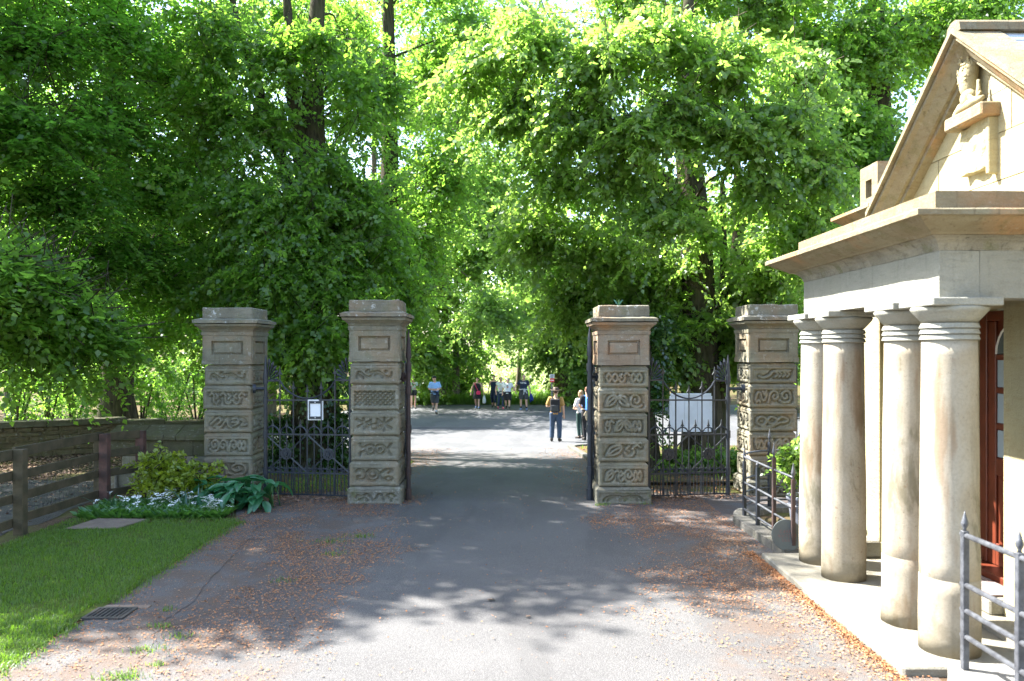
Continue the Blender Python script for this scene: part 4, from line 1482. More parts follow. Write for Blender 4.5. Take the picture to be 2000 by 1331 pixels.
# road signs
c = P(1078, 760, 34)
zg = gzf(c.x, c.y)
t = thing('sign_post', 'slim post with a grey plate above a small red plate', 'sign', (c.x, c.y, zg))
MB().tube([(c.x, c.y, zg), (c.x, c.y, c.z + .5)], .035, 10).build('post', M['iron_grey'], t)
zt = P(1078, 739, 34).z
MB().box(c.x - .10, c.x + .10, c.y - .05, c.y - .038, zt, zt + .16).build('grey_plate', M['sign_grey'], t, bevel=.003)
MB().box(c.x - .10, c.x + .10, c.y - .05, c.y - .038, zt - .17, zt - .01).build('red_plate', M['sign_red'], t, bevel=.003)
for dz in (.04, .08, .12):
    MB().box(c.x - .07, c.x + .07, c.y - .053, c.y - .0505, zt + dz - .008, zt + dz + .008).build('plate_line', M['print_dark'], t)
for dx in (-.05, 0, .05):
    MB().box(c.x + dx - .012, c.x + dx + .012, c.y - .053, c.y - .0505, zt - .12, zt - .06).build('plate_line', M['white_paint'], t)
c = P(1333, 735, 40)
zg = gzf(c.x, c.y)
t = thing('direction_sign', 'white roadside sign on a post seen above the big white board', 'sign', (c.x, c.y, zg))
MB().tube([(c.x - .3, c.y, zg), (c.x - .3, c.y, c.z + .9)], .045, 10).build('post', M['sign_grey'], t)
MB().box(c.x - .36, c.x + .2, c.y - .08, c.y - .06, c.z - .35, c.z + .45).build('panel', M['white_paint'], t, bevel=.01)
MB().prism([(.2, -.6), (1.0, -.6), (1.25, -.45), (1.0, -.3), (.2, -.3)], lambda u, v, a: (c.x + u, c.y - .07 + a, c.z + v), -.01, .01).build('arrow_panel', M['white_paint'], t)

# distant wall under the leaning tree
t = thing('far_wall', 'dark stone wall across the road behind the leaning tree', 'wall', (4.2, 50, -1.05))
rr = random.Random(3)
for r_ in range(5):
    x = 2.7 + rr.uniform(-.3, 0)
    while x < 5.6:
        L = rr.uniform(.5, 1.0)
        place('stone', rr.choice(stones), t, (x + L / 2, 50, -1.05 + .18 + r_ * .33), (L * .97, .5, .32))
        x += L
# ================================================================== foliage
def unit(v):
    return v / np.maximum(np.linalg.norm(v, axis=-1, keepdims=True), 1e-9)


def rand_dir(n):
    return unit(rng.normal(size=(n, 3)))


def leaf_mesh(name, Pp, D, N, L, aspect=.8, near=True, tint=None):
    n = len(Pp)
    D = unit(D)
    N = unit(N - (N * D).sum(1, keepdims=True) * D)
    S = np.cross(N, D)
    if near:
        prof = np.array([(0, 0, 0), (.22, .42, .05), (.66, .36, .04), (1, 0, -.1), (.66, -.36, .04), (.22, -.42, .05)])
        Q = np.array([(0, 5, 4, 3), (0, 3, 2, 1)])
    else:
        prof = np.array([(0, 0, 0), (.38, .45, .04), (1, 0, -.08), (.38, -.45, .04)])
        Q = np.array([(0, 3, 2, 1)])
    k = len(prof)
    Lr = L[:, None, None]
    V = Pp[:, None, :] + Lr * (prof[None, :, 0:1] * D[:, None, :] + aspect * prof[None, :, 1:2] * S[:, None, :] + prof[None, :, 2:3] * N[:, None, :])
    Fq = (Q[None, :, :] + (np.arange(n) * k)[:, None, None]).reshape(-1, 4)
    if tint is None: tint = rng.random(n)
    return big_mesh(name, V.reshape(-1, 3), Fq, attr=np.repeat(tint, k))


def twig_mesh(name, paths, radii):
    """paths (m, k, 3), radii (k,) -> three-sided twigs"""
    m, k, _ = paths.shape
    T = unit(np.gradient(paths, axis=1))
    ref = np.tile(np.array([.31, .22, .93]), (m, k, 1))
    A = unit(np.cross(T, ref))
    B = np.cross(T, A)
    vs = []
    for j in range(3):
        a = 2 * math.pi * j / 3
        vs.append(paths + (A * math.cos(a) + B * math.sin(a)) * np.asarray(radii)[None, :, None])
    V = np.stack(vs, 2).reshape(-1, 3)
    base = (np.arange(m) * k * 3)[:, None, None]
    Q = []
    for i in range(k - 1):
        for j in range(3):
            Q.append((i * 3 + j, i * 3 + (j + 1) % 3, i * 3 + 3 + (j + 1) % 3, i * 3 + 3 + j))
    Fq = (np.array(Q)[None] + base).reshape(-1, 4)
    return big_mesh(name, V, Fq, smooth=True)


def open_to_sun(p):
    """canopy cut away on purpose so that the sun reaches the lodge, the forecourt, the road and the right lime"""
    a = p[:, 0] + .79 * p[:, 2]
    b = p[:, 1] - .356 * p[:, 2]
    j = np.array([noise.noise(Vector((x * .9, y * .9, 1.5))) * .55 + noise.noise(Vector((x * 2.3, y * 2.3, 4.5))) * .3 for x, y in zip(a, b)]) if len(p) else np.zeros(0)
    bound = np.interp(a, [-6, -3.5, -2.5, -1, 0, 1.6, 2.2, 2.4, 9, 10], [4.0, 4.1, 4.6, 5.9, 6.3, 6.5, 7.0, 7.9, 7.9, 7])
    g = b < bound + j
    g |= (a > -4.5) & (a < 3.4) & (b > 23.3 + j) & (b < 31.0 + j) & (p[:, 0] < -1)
    g |= (a > -13) & (a < 8) & (b > 45.5) & (b < 82) & (p[:, 0] < -.8)
    g |= (a > 4.4 + j) & (a < 10.5) & (b > 9.6) & (b < 12.4 + j) & (p[:, 0] < -.9)
    return g & (p[:, 2] > 2.2) & (p[:, 0] < 1.9)


def crown_points(blobs, sag=.35, flat=.35, leaves=12, spray=.55, per=8, size=.075, hang=.3):
    """blobs: (centre, (rx, ry, rz), branchlets). Returns leaf arrays and twig paths"""
    Ps, Ds, Ns, Ls, Ts, TW = [], [], [], [], [], []
    for bb in blobs:
        c, r, nb = bb[:3]
        lv, sz, pr_ = (leaves, size, per) if len(bb) < 4 else (6, size * 1.75, 6)
        c, r = np.array(c, float), np.array(r, float)
        nb = int(nb)
        u = rand_dir(nb)
        rad = np.clip(np.abs(rng.normal(.60, .30, (nb, 1))), 0, 1.4)
        e = c + u * rad * r
        out = unit(u * np.array([1, 1, .45]) + rng.normal(size=(nb, 3)) * .45)
        ln = (.75 + .6 * rng.random((nb, 1))) * spray * 2.2
        s = e - out * ln * .75
        cp = (s + e) / 2
        kp = ~open_to_sun(cp)  # cuts branchlets that would shade the spots meant to be sunlit
        s, e, out, ln = s[kp], e[kp], out[kp], ln[kp]
        nb = len(s)
        if nb == 0: continue
        k = 5
        tt = np.linspace(0, 1, k)[None, :, None]
        path = s[:, None, :] + out[:, None, :] * (ln[:, None, :] * tt)
        path[:, :, 2] -= (sag * ln * (np.linspace(0, 1, k)[None, :] ** 2))
        TW.append(path)
        # sprays along each branchlet
        t = np.linspace(.18, 1.0, pr_)[None, :] + rng.normal(size=(nb, pr_)) * .04
        b = s[:, None, :] + out[:, None, :] * (ln[:, None, :] * t[:, :, None])
        b[:, :, 2] -= sag * ln * t ** 2
        side = np.cross(out, np.array([0, 0, 1.0]))
        side = unit(side)[:, None, :] * np.where(np.arange(pr_) % 2 == 0, 1, -1)[None, :, None]
        ax = unit(out[:, None, :] * .75 + side * (.75 + .2 * rng.random((nb, pr_, 1))) + rng.normal(size=(nb, pr_, 3)) * .22 + np.array([0, 0, -hang]))
        ax[:, -1, :] = out
        b = b.reshape(-1, 3)
        ax = ax.reshape(-1, 3)
        ns = len(b)
        up = unit(np.array([0, 0, 1.0]) + rng.normal(size=(ns, 3)) * flat)
        sd = unit(np.cross(ax, up))
        sl = spray * (.6 + .6 * rng.random((ns, 1)))
        tint_s = np.clip(rng.normal(.5, .22, size=(ns, 1)), 0, 1)
        q = np.linspace(.05, 1, lv)[None, :]
        pos = b[:, None, :] + ax[:, None, :] * (sl[:, None, :] * q[:, :, None])
        pos[:, :, 2] -= .35 * sl * q ** 2
        sg = np.where(np.arange(lv) % 2 == 0, 1, -1)[None, :, None]
        D = ax[:, None, :] * .65 + sd[:, None, :] * sg * .8 + rng.normal(size=(ns, lv, 3)) * .25 + np.array([0, 0, -hang * .9])
        N = up[:, None, :] + rng.normal(size=(ns, lv, 3)) * flat
        L = sz * (.65 + .6 * rng.random((ns, lv)))
        Ps.append(pos.reshape(-1, 3))
        Ds.append(D.reshape(-1, 3))
        Ns.append(N.reshape(-1, 3))
        Ls.append(L.ravel())
        Ts.append(np.clip(tint_s + rng.normal(size=(ns, lv)) * .18, 0, 1).ravel())
    return [np.concatenate(a) for a in (Ps, Ds, Ns, Ls, Ts)] + [np.concatenate(TW)]


LEAFCOUNT = [0]


def tube_bark(pts, rads, n=16, seed=0, rough=.09):
    """trunk or limb with a lumpy, ridged surface"""
    q = catmull([tuple(p) for p in pts], 6)
    rr = np.interp(np.linspace(0, 1, len(q)), np.linspace(0, 1, len(rads)), rads)
    m = MB()
    m.tube([Vector(p) for p in q], list(rr), n)
    for i in range(len(q)):
        for k in range(n):
            j = i * n + k
            v = Vector(m.v[j])
            c = Vector(q[i])
            d = v - c
            a = 2 * math.pi * k / n
            f = 1 + rough * noise.noise(Vector((math.cos(a) * 2 + seed, math.sin(a) * 2, i * .22))) * 1.6 + rough * .6 * noise.noise(Vector((math.cos(a) * 6, math.sin(a) * 6 + seed, i * .35)))
            m.v[j] = tuple(c + d * f)
    return m


def tree(name, label, base, stems, blobs, leaf='lime_leaf', bark='bark', size=.075, leaves=12, near=False, group=None, limbs=True, sag=.35, flat=.35, spray=.5, per=8, hang=.3, aspect=.85, limb_r=.06, twigs=True, cat='tree'):
    t = thing(name, label, cat, tuple(base), group)
    for i, (pts, rads) in enumerate(stems):
        m = tube_bark(pts, rads, 20 if i == 0 else 12, seed=i * 3 + len(label))
        m.build('trunk' if i == 0 else 'stem', M[bark], t, smooth=True)
    if limbs and len(stems):
        allp = [np.array(p) for pts, _ in stems for p in catmull([tuple(a) for a in pts], 6)]
        for bb in blobs:
            c = np.array(bb[0])
            best = min(allp, key=lambda p: np.linalg.norm((p - c) * np.array([1, 1, .8])) + max(0, p[2] - c[2] + .3) * 3)
            d = np.linalg.norm(best - c)
            if d < .5: continue
            mid = (best + c) / 2 + np.array([0, 0, .18 * d]) + rng.normal(size=3) * .08 * d
            m = tube_bark([best, mid, c + (c - mid) * .15], [limb_r * (.6 + .13 * d), limb_r * (.35 + .06 * d), .012], 7, seed=int(d * 7))
            m.build('limb', M[bark], t, smooth=True)
    Pp, D, N, L, T, TW = crown_points(blobs, sag, flat, leaves, spray, per, size, hang)
    LEAFCOUNT[0] += len(Pp)
    org = np.array(ORG[t.name])
    o = link_mesh('crown', leaf_mesh('crown', Pp - org, D, N, L, aspect, near, T), M[leaf], t)
    o['kind'] = 'stuff'
    if twigs:
        o = link_mesh('twigs', twig_mesh('twigs', TW[:, ::2] - org, np.array([.009, .005, .002])), M[bark], t)
        o['kind'] = 'stuff'
    return t


def bl(px, py, d, rx, rz, ry, nb):
    """crown mass centred on a photograph pixel at depth d, radii in photograph pixels (rz, rx) and metres (ry)"""
    k = d / F
    return (P(px, py, d), (rx * k, ry, rz * k), nb)


def ground_at(x, y): return (x, y, gzf(x, y) - .1)


# ---- beech at the left, behind the wall
b0 = Vector(ground_at(-9.05, 18.2))
tree('beech_tree', 'dark layered beech with drooping sprays, trunk behind the dry stone wall', b0,
     [([b0, b0 + Vector((.03, 0, 1.2)), b0 + Vector((.0, .1, 3)), b0 + Vector((-.2, .2, 6)), b0 + Vector((-.1, .3, 10.5))], [.48, .37, .34, .3, .12]),
      ([b0 + Vector((0, 0, 2.0)), b0 + Vector((1.1, -.6, 4.2)), b0 + Vector((2.4, -1.2, 7.0))], [.2, .15, .05])],
     [bl(60, 70, 13, 170, 110, 1.3, 102), bl(215, 40, 14.5, 150, 110, 1.5, 95), bl(350, 130, 16.2, 130, 120, 1.6, 88),
      bl(60, 240, 12.5, 150, 80, 1.2, 81), bl(210, 230, 14, 170, 100, 1.4, 102), bl(110, 370, 13, 170, 70, 1.2, 88),
      bl(300, 360, 15.3, 150, 90, 1.5, 95), bl(390, 300, 16.8, 110, 110, 1.4, 74), bl(240, 480, 14.2, 180, 70, 1.3, 102),
      bl(340, 545, 15.6, 120, 70, 1.3, 81), bl(90, 500, 13.5, 140, 60, 1.2, 61), bl(400, 470, 16.5, 90, 90, 1.2, 61),
      bl(320, 620, 17, 130, 50, 1.2, 47), bl(180, 620, 16, 150, 50, 1.2, 47), bl(60, 600, 15, 110, 50, 1.2, 40),
      (Vector((-9.6, 15.6, 10.6)), (3.6, 3.6, 1.8), 210, 1), (Vector((-8.2, 17.5, 11.5)), (3.6, 4.0, 1.8), 150, 1), (Vector((-11.5, 19, 10.5)), (3.5, 3.5, 2), 90, 1), (Vector((-15, 23.5, 9.5)), (3.6, 3.4, 2), 100, 1), (Vector((-11.2, 23.5, 10.5)), (3, 2.8, 1.8), 90, 1)],  # high masses out of view, added to shade the drive and thicket
     leaf='beech_leaf', size=.090, leaves=11, sag=.4, flat=.28, spray=.55, hang=.22, limb_r=.05)

# ---- second beech, reaching in from the left edge
b1 = Vector(ground_at(-11.2, 12.2))
tree('beech_tree', 'pale green low branches of a beech hanging in at the left edge', b1,
     [([b1, b1 + Vector((0, 0, 2)), b1 + Vector((.2, 0, 5)), b1 + Vector((.1, .2, 9))], [.4, .33, .28, .1])],
     [bl(15, 500, 9.6, 80, 50, .7, 60), bl(100, 565, 10.2, 85, 42, .7, 66), bl(185, 625, 10.8, 75, 24, .6, 40), bl(50, 610, 10.4, 80, 36, .7, 50),
      bl(-150, 500, 10.2, 150, 110, 1.2, 110) + (1,), bl(-330, 300, 11, 200, 170, 1.6, 120) + (1,), bl(-150, 150, 11.5, 170, 130, 1.4, 110) + (1,), bl(-420, 60, 12, 260, 200, 2.2, 130) + (1,), bl(-200, -150, 12.5, 260, 180, 2.2, 130) + (1,),
      (Vector((-12.2, 11.4, 9.4)), (3.0, 2.8, 1.8), 230, 1), (Vector((-7.9, 12.0, 11.0)), (2.8, 2.3, 1.5), 260, 1), (Vector((-10.2, 10.4, 10.4)), (2.4, 2.0, 1.4), 160, 1), (Vector((-15.5, 14.5, 9.6)), (3.2, 3.4, 1.6), 190, 1), (Vector((-17, 18.5, 9.6)), (3.2, 3.0, 1.6), 130, 1)],  # unseen crown masses placed so their shadow covers lawn, drive and path
     leaf='lime_leaf', size=.09, leaves=11, sag=.5, flat=.3, spray=.5, hang=.25, limb_r=.05)

# ---- big lime behind the left side gate
b2 = Vector(ground_at(-3.76, 15.2))
s2 = [([b2, b2 + Vector((0, 0, .5)), b2 + Vector((.02, 0, 1.8)), b2 + Vector((.03, .1, 4.2)), b2 + Vector((-.1, .2, 7.2)), b2 + Vector((.1, .2, 10.5))], [.66, .5, .42, .33, .20, .1]),
      ([b2 + Vector((.02, .05, 4.4)), b2 + Vector((-.2, .0, 5.6)), b2 + Vector((-.42, .05, 7.2)), b2 + Vector((-.6, .1, 9.6))], [.2, .17, .14, .06]),
      ([b2 + Vector((-.05, .0, 4.0)), b2 + Vector((-.5, -.1, 5.6)), b2 + Vector((-1.1, .0, 7.4)), b2 + Vector((-1.7, .1, 9.4))], [.17, .13, .10, .05])]
tree('lime_tree', 'big lime with leafy sprouting trunk behind the left side gate', b2, s2,
     [bl(420, 60, 14.6, 90, 110, 1.3, 61), bl(560, 20, 16.8, 120, 90, 1.0, 36), bl(660, 60, 17.0, 90, 90, .9, 24), bl(690, 90, 16.4, 50, 100, .8, 21), bl(420, 220, 15, 100, 100, 1.2, 49),
      bl(520, 220, 14.4, 75, 90, 1.0, 36), bl(690, 220, 15.8, 60, 90, 1.0, 27), bl(470, 370, 14.4, 110, 90, 1.2, 67), bl(580, 400, 13.9, 90, 80, .9, 61),
      bl(690, 380, 14.8, 110, 90, 1.1, 67), bl(540, 520, 13.9, 110, 80, .9, 79), bl(660, 520, 14.2, 110, 80, 1.0, 79), bl(450, 530, 14.6, 70, 80, 1.0, 49),
      bl(470, 640, 14.9, 60, 60, .9, 36), bl(620, 630, 13.7, 85, 55, .55, 45), bl(560, 650, 14.1, 60, 60, .6, 27), bl(740, 470, 15.2, 70, 110, 1.0, 49), bl(735, 640, 15.6, 60, 60, .8, 30), bl(800, 560, 16, 60, 80, .9, 36), bl(545, 90, 14.5, 50, 60, .5, 24), bl(700, 120, 14.8, 40, 60, .4, 16), bl(615, 60, 14.4, 50, 40, .4, 22), bl(650, 300, 14.3, 55, 35, .4, 20), bl(760, 180, 16.5, 35, 80, .5, 24)],
     leaf='lime_leaf', size=.095, leaves=11, sag=.45, flat=.45, spray=.45, hang=.45, limb_r=.045)
# ivy-like sprouts hugging the trunk
t = thing('ivy', 'dark glossy ivy clinging round the trunk behind the left side gate', 'ivy', tuple(b2))
n = 5200
a = rng.random(n) * 2 * math.pi
z = rng.random(n) ** .8 * 4.6 + .2
rad = .46 + .30 * rng.random(n) * (0.4 + 0.6 * sst(.5, 2.4, z))
keep = (z > 1.5) | (rng.random(n) < .35)
Pp = np.stack([b2.x + rad * np.cos(a), b2.y + rad * np.sin(a), b2.z + z], 1)[keep]
D = np.stack([np.cos(a) * .4, np.sin(a) * .4, -np.ones(n)], 1)[keep] + rng.normal(size=(keep.sum(), 3)) * .35
N = np.stack([np.cos(a), np.sin(a), np.full(n, .4)], 1)[keep] + rng.normal(size=(keep.sum(), 3)) * .35
o = link_mesh('foliage', leaf_mesh('foliage', Pp - np.array(b2), D, N, .075 * (.7 + .6 * rng.random(len(Pp))), .95, True), M['ivy_leaf'], t)
o['kind'] = 'stuff'

# ---- third tree with a straight bare stem
b3 = Vector(ground_at(-2.85, 18.4))
tree('lime_tree', 'slim tree with one straight bare stem left of the bright gap', b3,
     [([b3, b3 + Vector((0, 0, 3)), b3 + Vector((.03, 0, 6.5)), b3 + Vector((-.06, .1, 12.5))], [.3, .24, .2, .1])],
     [bl(850, 120, 18.2, 90, 120, 1.3, 60), bl(860, 330, 18.6, 80, 100, 1.3, 80), bl(810, 450, 18, 70, 90, 1.2, 80), bl(930, 60, 18.5, 90, 80, 1.3, 50),
      bl(760, 360, 19.6, 60, 70, 1.2, 45), bl(790, 555, 18.5, 50, 50, 1.0, 45), bl(690, 30, 20.2, 60, 80, 1.0, 30), bl(850, -60, 18.6, 110, 70, 1.3, 50)],
     leaf='lime_leaf', size=.105, leaves=9, sag=.45, flat=.45, spray=.5, hang=.4, limb_r=.04)

# ---- great lime on the right
b4 = Vector(ground_at(3.62, 15.2))
s4 = [([b4, b4 + Vector((0, 0, .6)), b4 + Vector((-.02, 0, 2.2)), b4 + Vector((-.1, .05, 4.4)), b4 + Vector((-.25, .1, 6.6)), b4 + Vector((-.2, .2, 9.5))], [.62, .42, .33, .3, .24, .08]),
      ([b4 + Vector((.45, .3, 2.9)), b4 + Vector((.7, .25, 3.8)), b4 + Vector((.78, .25, 5.0)), b4 + Vector((.72, .2, 6.4))], [.13, .13, .11, .05]),
      ([b4 + Vector((.35, .1, 2.6)), b4 + Vector((.45, .1, 3.8)), b4 + Vector((.42, .1, 5.6))], [.09, .08, .04]),
      ([b4 + Vector((.25, .3, .2)), b4 + Vector((.35, .35, 1.4)), b4 + Vector((.3, .3, 3.2))], [.35, .24, .14]),
      ([b4 + Vector((-.2, .0, 4.8)), b4 + Vector((-.9, -.3, 5.6)), b4 + Vector((-2.0, -.8, 6.3)), b4 + Vector((-3.2, -1.2, 6.6))], [.2, .16, .11, .04])]
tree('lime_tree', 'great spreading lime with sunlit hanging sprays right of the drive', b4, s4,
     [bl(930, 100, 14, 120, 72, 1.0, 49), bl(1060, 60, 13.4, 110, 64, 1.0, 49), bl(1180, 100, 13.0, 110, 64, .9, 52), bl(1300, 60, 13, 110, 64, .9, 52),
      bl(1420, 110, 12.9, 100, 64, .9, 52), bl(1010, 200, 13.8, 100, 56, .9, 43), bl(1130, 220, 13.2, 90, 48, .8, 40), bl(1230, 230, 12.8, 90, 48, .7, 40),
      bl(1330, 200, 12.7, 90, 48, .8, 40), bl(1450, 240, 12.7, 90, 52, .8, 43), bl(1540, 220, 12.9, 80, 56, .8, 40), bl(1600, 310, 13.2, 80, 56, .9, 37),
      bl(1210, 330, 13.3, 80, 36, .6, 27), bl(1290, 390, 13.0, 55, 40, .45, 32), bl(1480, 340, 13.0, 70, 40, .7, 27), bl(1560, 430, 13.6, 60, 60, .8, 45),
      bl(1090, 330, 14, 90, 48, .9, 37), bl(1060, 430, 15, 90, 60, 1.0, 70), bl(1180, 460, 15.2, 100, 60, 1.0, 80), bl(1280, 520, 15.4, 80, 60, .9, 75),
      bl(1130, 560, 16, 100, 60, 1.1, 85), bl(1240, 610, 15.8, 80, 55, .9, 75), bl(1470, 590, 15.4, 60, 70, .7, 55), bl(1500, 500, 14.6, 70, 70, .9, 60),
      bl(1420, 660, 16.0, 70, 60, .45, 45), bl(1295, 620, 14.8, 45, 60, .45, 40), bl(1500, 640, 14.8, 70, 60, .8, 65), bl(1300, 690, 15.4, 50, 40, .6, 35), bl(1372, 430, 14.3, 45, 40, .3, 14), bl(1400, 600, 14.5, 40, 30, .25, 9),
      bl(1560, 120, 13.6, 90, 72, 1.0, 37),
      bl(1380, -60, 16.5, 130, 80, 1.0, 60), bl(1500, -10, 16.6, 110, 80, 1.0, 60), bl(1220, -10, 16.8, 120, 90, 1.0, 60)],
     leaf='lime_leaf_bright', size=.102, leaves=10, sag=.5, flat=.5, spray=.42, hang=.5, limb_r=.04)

# ---- darker tree behind the lodge
b5 = Vector(ground_at(8.0, 17.5))
tree('lime_tree', 'dark green tree rising behind the lodge gable', b5,
     [([b5, b5 + Vector((0, 0, 3)), b5 + Vector((.1, 0, 7)), b5 + Vector((0, .2, 12))], [.45, .36, .28, .1])],
     [bl(1560, 60, 17.5, 100, 90, 1.4, 70), bl(1680, 80, 17, 110, 90, 1.4, 110), bl(1800, 40, 17.6, 120, 80, 1.5, 100), bl(1930, 10, 18, 120, 70, 1.5, 70),
      bl(1620, -60, 17.5, 130, 80, 1.4, 60), bl(1850, -80, 18, 150, 80, 1.5, 60), bl(1640, 230, 16.6, 100, 80, 1.3, 100), bl(1720, 300, 16.8, 70, 80, 1.2, 80), bl(1590, 380, 16.4, 90, 60, 1.2, 60), bl(1520, 520, 17.5, 60, 60, 1.0, 60), bl(1540, 630, 18, 60, 60, 1, 50)],
     leaf='lime_leaf', size=.105, leaves=9, sag=.45, flat=.5, spray=.48, hang=.5, limb_r=.045)

# small dark trunk right behind the right inner pier
b6 = Vector(ground_at(2.55, 14.2))
tree('young_tree', 'thin dark leafy trunk just behind the pier with the orange panel', b6,
     [([b6, b6 + Vector((-.05, 0, .5)), b6 + Vector((-.12, 0, 1.4)), b6 + Vector((-.1, .1, 3.0))], [.2, .13, .10, .03])],
     [bl(1272, 760, 14.2, 25, 40, .25, 18), bl(1290, 640, 14.4, 40, 50, .4, 24)],
     leaf='ivy_leaf', size=.07, leaves=10, sag=.4, flat=.5, spray=.3, hang=.4, limbs=False, twigs=False)

# ---- trees beyond the road
FARG = 'trees beyond the road'
far = [
    # label, base x, y, trunk radius, lean, blobs, leaf
    ('bright sunlit tree over the road just left of the gap', -4.2, 47.5, .24, 0.6, [bl(960, 330, 44, 110, 110, 2.4, 90), bl(930, 480, 43, 110, 90, 2.4, 100), bl(1000, 440, 44, 90, 90, 2.4, 80), bl(960, 590, 40, 70, 36, 1.5, 60), bl(880, 400, 45, 80, 110, 2.4, 80), bl(1010, 230, 46, 100, 90, 2.6, 70), bl(930, 120, 47, 120, 110, 2.6, 60)], 'far_leaf'),
    ('slender pair-stemmed tree in the hedge left of the walkers', -3.3, 47, .24, 0, [bl(850, 560, 46, 90, 110, 2.8, 110), bl(900, 650, 47, 90, 70, 2.6, 110), bl(820, 680, 45, 70, 60, 2.2, 90), bl(880, 380, 48, 120, 120, 3.2, 90)], 'hedge_leaf'),
    ('low dark tree arching over the gap where people walk', .3, 52, .2, .4, [bl(985, 600, 50, 80, 40, 2, 70), bl(1050, 590, 50, 70, 36, 2, 60), bl(1010, 560, 52, 90, 60, 2.4, 90), bl(1090, 560, 52, 80, 80, 2.4, 90)], 'far_leaf'),
    ('leaning dark tree to the right of the bright meadow', 3.55, 46, .36, -1.6, [bl(1090, 660, 45, 60, 40, 2, 80), bl(1130, 600, 44, 70, 70, 2, 100), bl(1150, 720, 44, 30, 50, 1.5, 50), bl(1190, 520, 46, 100, 90, 2.5, 90)], 'hedge_leaf'),
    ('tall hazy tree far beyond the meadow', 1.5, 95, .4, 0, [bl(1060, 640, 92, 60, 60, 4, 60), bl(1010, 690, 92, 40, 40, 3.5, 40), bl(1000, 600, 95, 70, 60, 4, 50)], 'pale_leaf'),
    ('broad tree across the road seen over the left side gate', -11, 36, .35, 0, [bl(560, 300, 34, 140, 150, 3, 100), bl(480, 480, 33, 120, 110, 2.6, 100), bl(650, 480, 35, 110, 120, 2.6, 100), bl(560, 640, 34, 120, 60, 2.2, 80), bl(720, 600, 36, 70, 90, 2.2, 80)], 'far_leaf'),
    ('tree in the bright wood beyond the dry stone wall', -19, 38, .35, 0, [bl(200, 250, 37, 150, 150, 3, 90), bl(330, 400, 37, 130, 120, 3, 90), bl(120, 480, 36, 150, 110, 3, 90), bl(280, 600, 36, 130, 80, 2.5, 80), bl(400, 600, 38, 100, 90, 2.5, 70), bl(330, 120, 38, 150, 110, 3, 70)], 'far_leaf'),
    ('outermost tree of the wood beyond the wall', -28, 40, .35, 0, [bl(-40, 300, 38, 170, 170, 3.5, 90), bl(-20, 560, 38, 130, 110, 3, 80), bl(60, 60, 40, 160, 130, 3.5, 70)], 'far_leaf'),
    ('pale tall tree high above the left piers', -9, 52, .4, 0, [bl(700, 150, 50, 130, 150, 4, 70), bl(820, 230, 52, 110, 130, 4, 70), bl(590, 120, 52, 130, 140, 4, 60), bl(460, 200, 50, 120, 140, 4, 50), bl(620, 0, 52, 130, 100, 4, 50), bl(480, 20, 51, 120, 90, 4, 50)], 'far_leaf'),
    ('tree across the road behind the great lime', 9, 47, .35, 0, [bl(1250, 400, 42, 130, 130, 3, 90), bl(1350, 560, 42, 120, 110, 3, 90), bl(1230, 620, 43, 80, 70, 2.4, 70), bl(1450, 420, 43, 130, 140, 3, 80), bl(1480, 640, 42, 100, 80, 2.6, 80)], 'far_leaf'),
    ('wide tree across the road behind the porch', 17, 40, .4, 0, [bl(1600, 480, 38, 130, 110, 3, 90), bl(1560, 660, 38, 120, 90, 2.6, 80), bl(1680, 250, 40, 160, 150, 3.5, 90), bl(1700, 60, 41, 150, 110, 3.5, 70), bl(1860, 40, 41, 140, 110, 3.5, 60), bl(1760, 520, 38, 130, 150, 3, 60)], 'far_leaf'),
    ('tallest pale crown right of the sky gap', 4, 60, .4, 0, [bl(1120, 260, 58, 130, 140, 4, 70), bl(1050, 430, 58, 100, 100, 3.5, 60), bl(1300, 200, 60, 140, 140, 4, 60)], 'far_leaf'),
    ('wide tree at the left side of the road throwing its shade across it', -10.5, 41.5, .35, .4, [(Vector((-9.5, 41, 8.0)), (3.4, 3.4, 2.0), 90), (Vector((-8.0, 37.5, 8.2)), (3.0, 2.6, 1.6), 70), (Vector((-5.4, 40, 9.4)), (3.0, 3.2, 1.6), 80), (Vector((-12, 38, 9.5)), (3.0, 3.0, 2.0), 60)], 'hedge_leaf'),  # added so that the far road falls in its shadow
    ('dark tree deep in the wood behind the beech trunk', -17.5, 28, .35, 0, [(Vector((-18, 26.5, 9.0)), (4, 3.5, 2), 90), (Vector((-15.5, 30, 9.5)), (3.6, 3.4, 2), 80), (Vector((-21, 30, 9.0)), (3.6, 3.4, 2), 70), (Vector((-13.5, 27, 6.0)), (2.6, 2.4, 1.5), 50), (Vector((-17, 29, 4.5)), (4, 2.5, 1.5), 60)], 'hedge_leaf'),  # put in to darken the ground behind the wall with its shadow
    ('high crown far behind the sky gap at the top centre', -2.5, 58, .4, 0, [bl(850, 60, 56, 110, 110, 4, 60), bl(960, 10, 56, 110, 100, 4, 50), bl(760, -10, 57, 120, 100, 4, 50), bl(900, 220, 56, 90, 90, 4, 60), bl(830, 160, 55, 80, 110, 3, 60), bl(820, 300, 54, 70, 90, 3, 50), bl(1050, 40, 57, 110, 80, 4, 50)], 'far_leaf'),
]
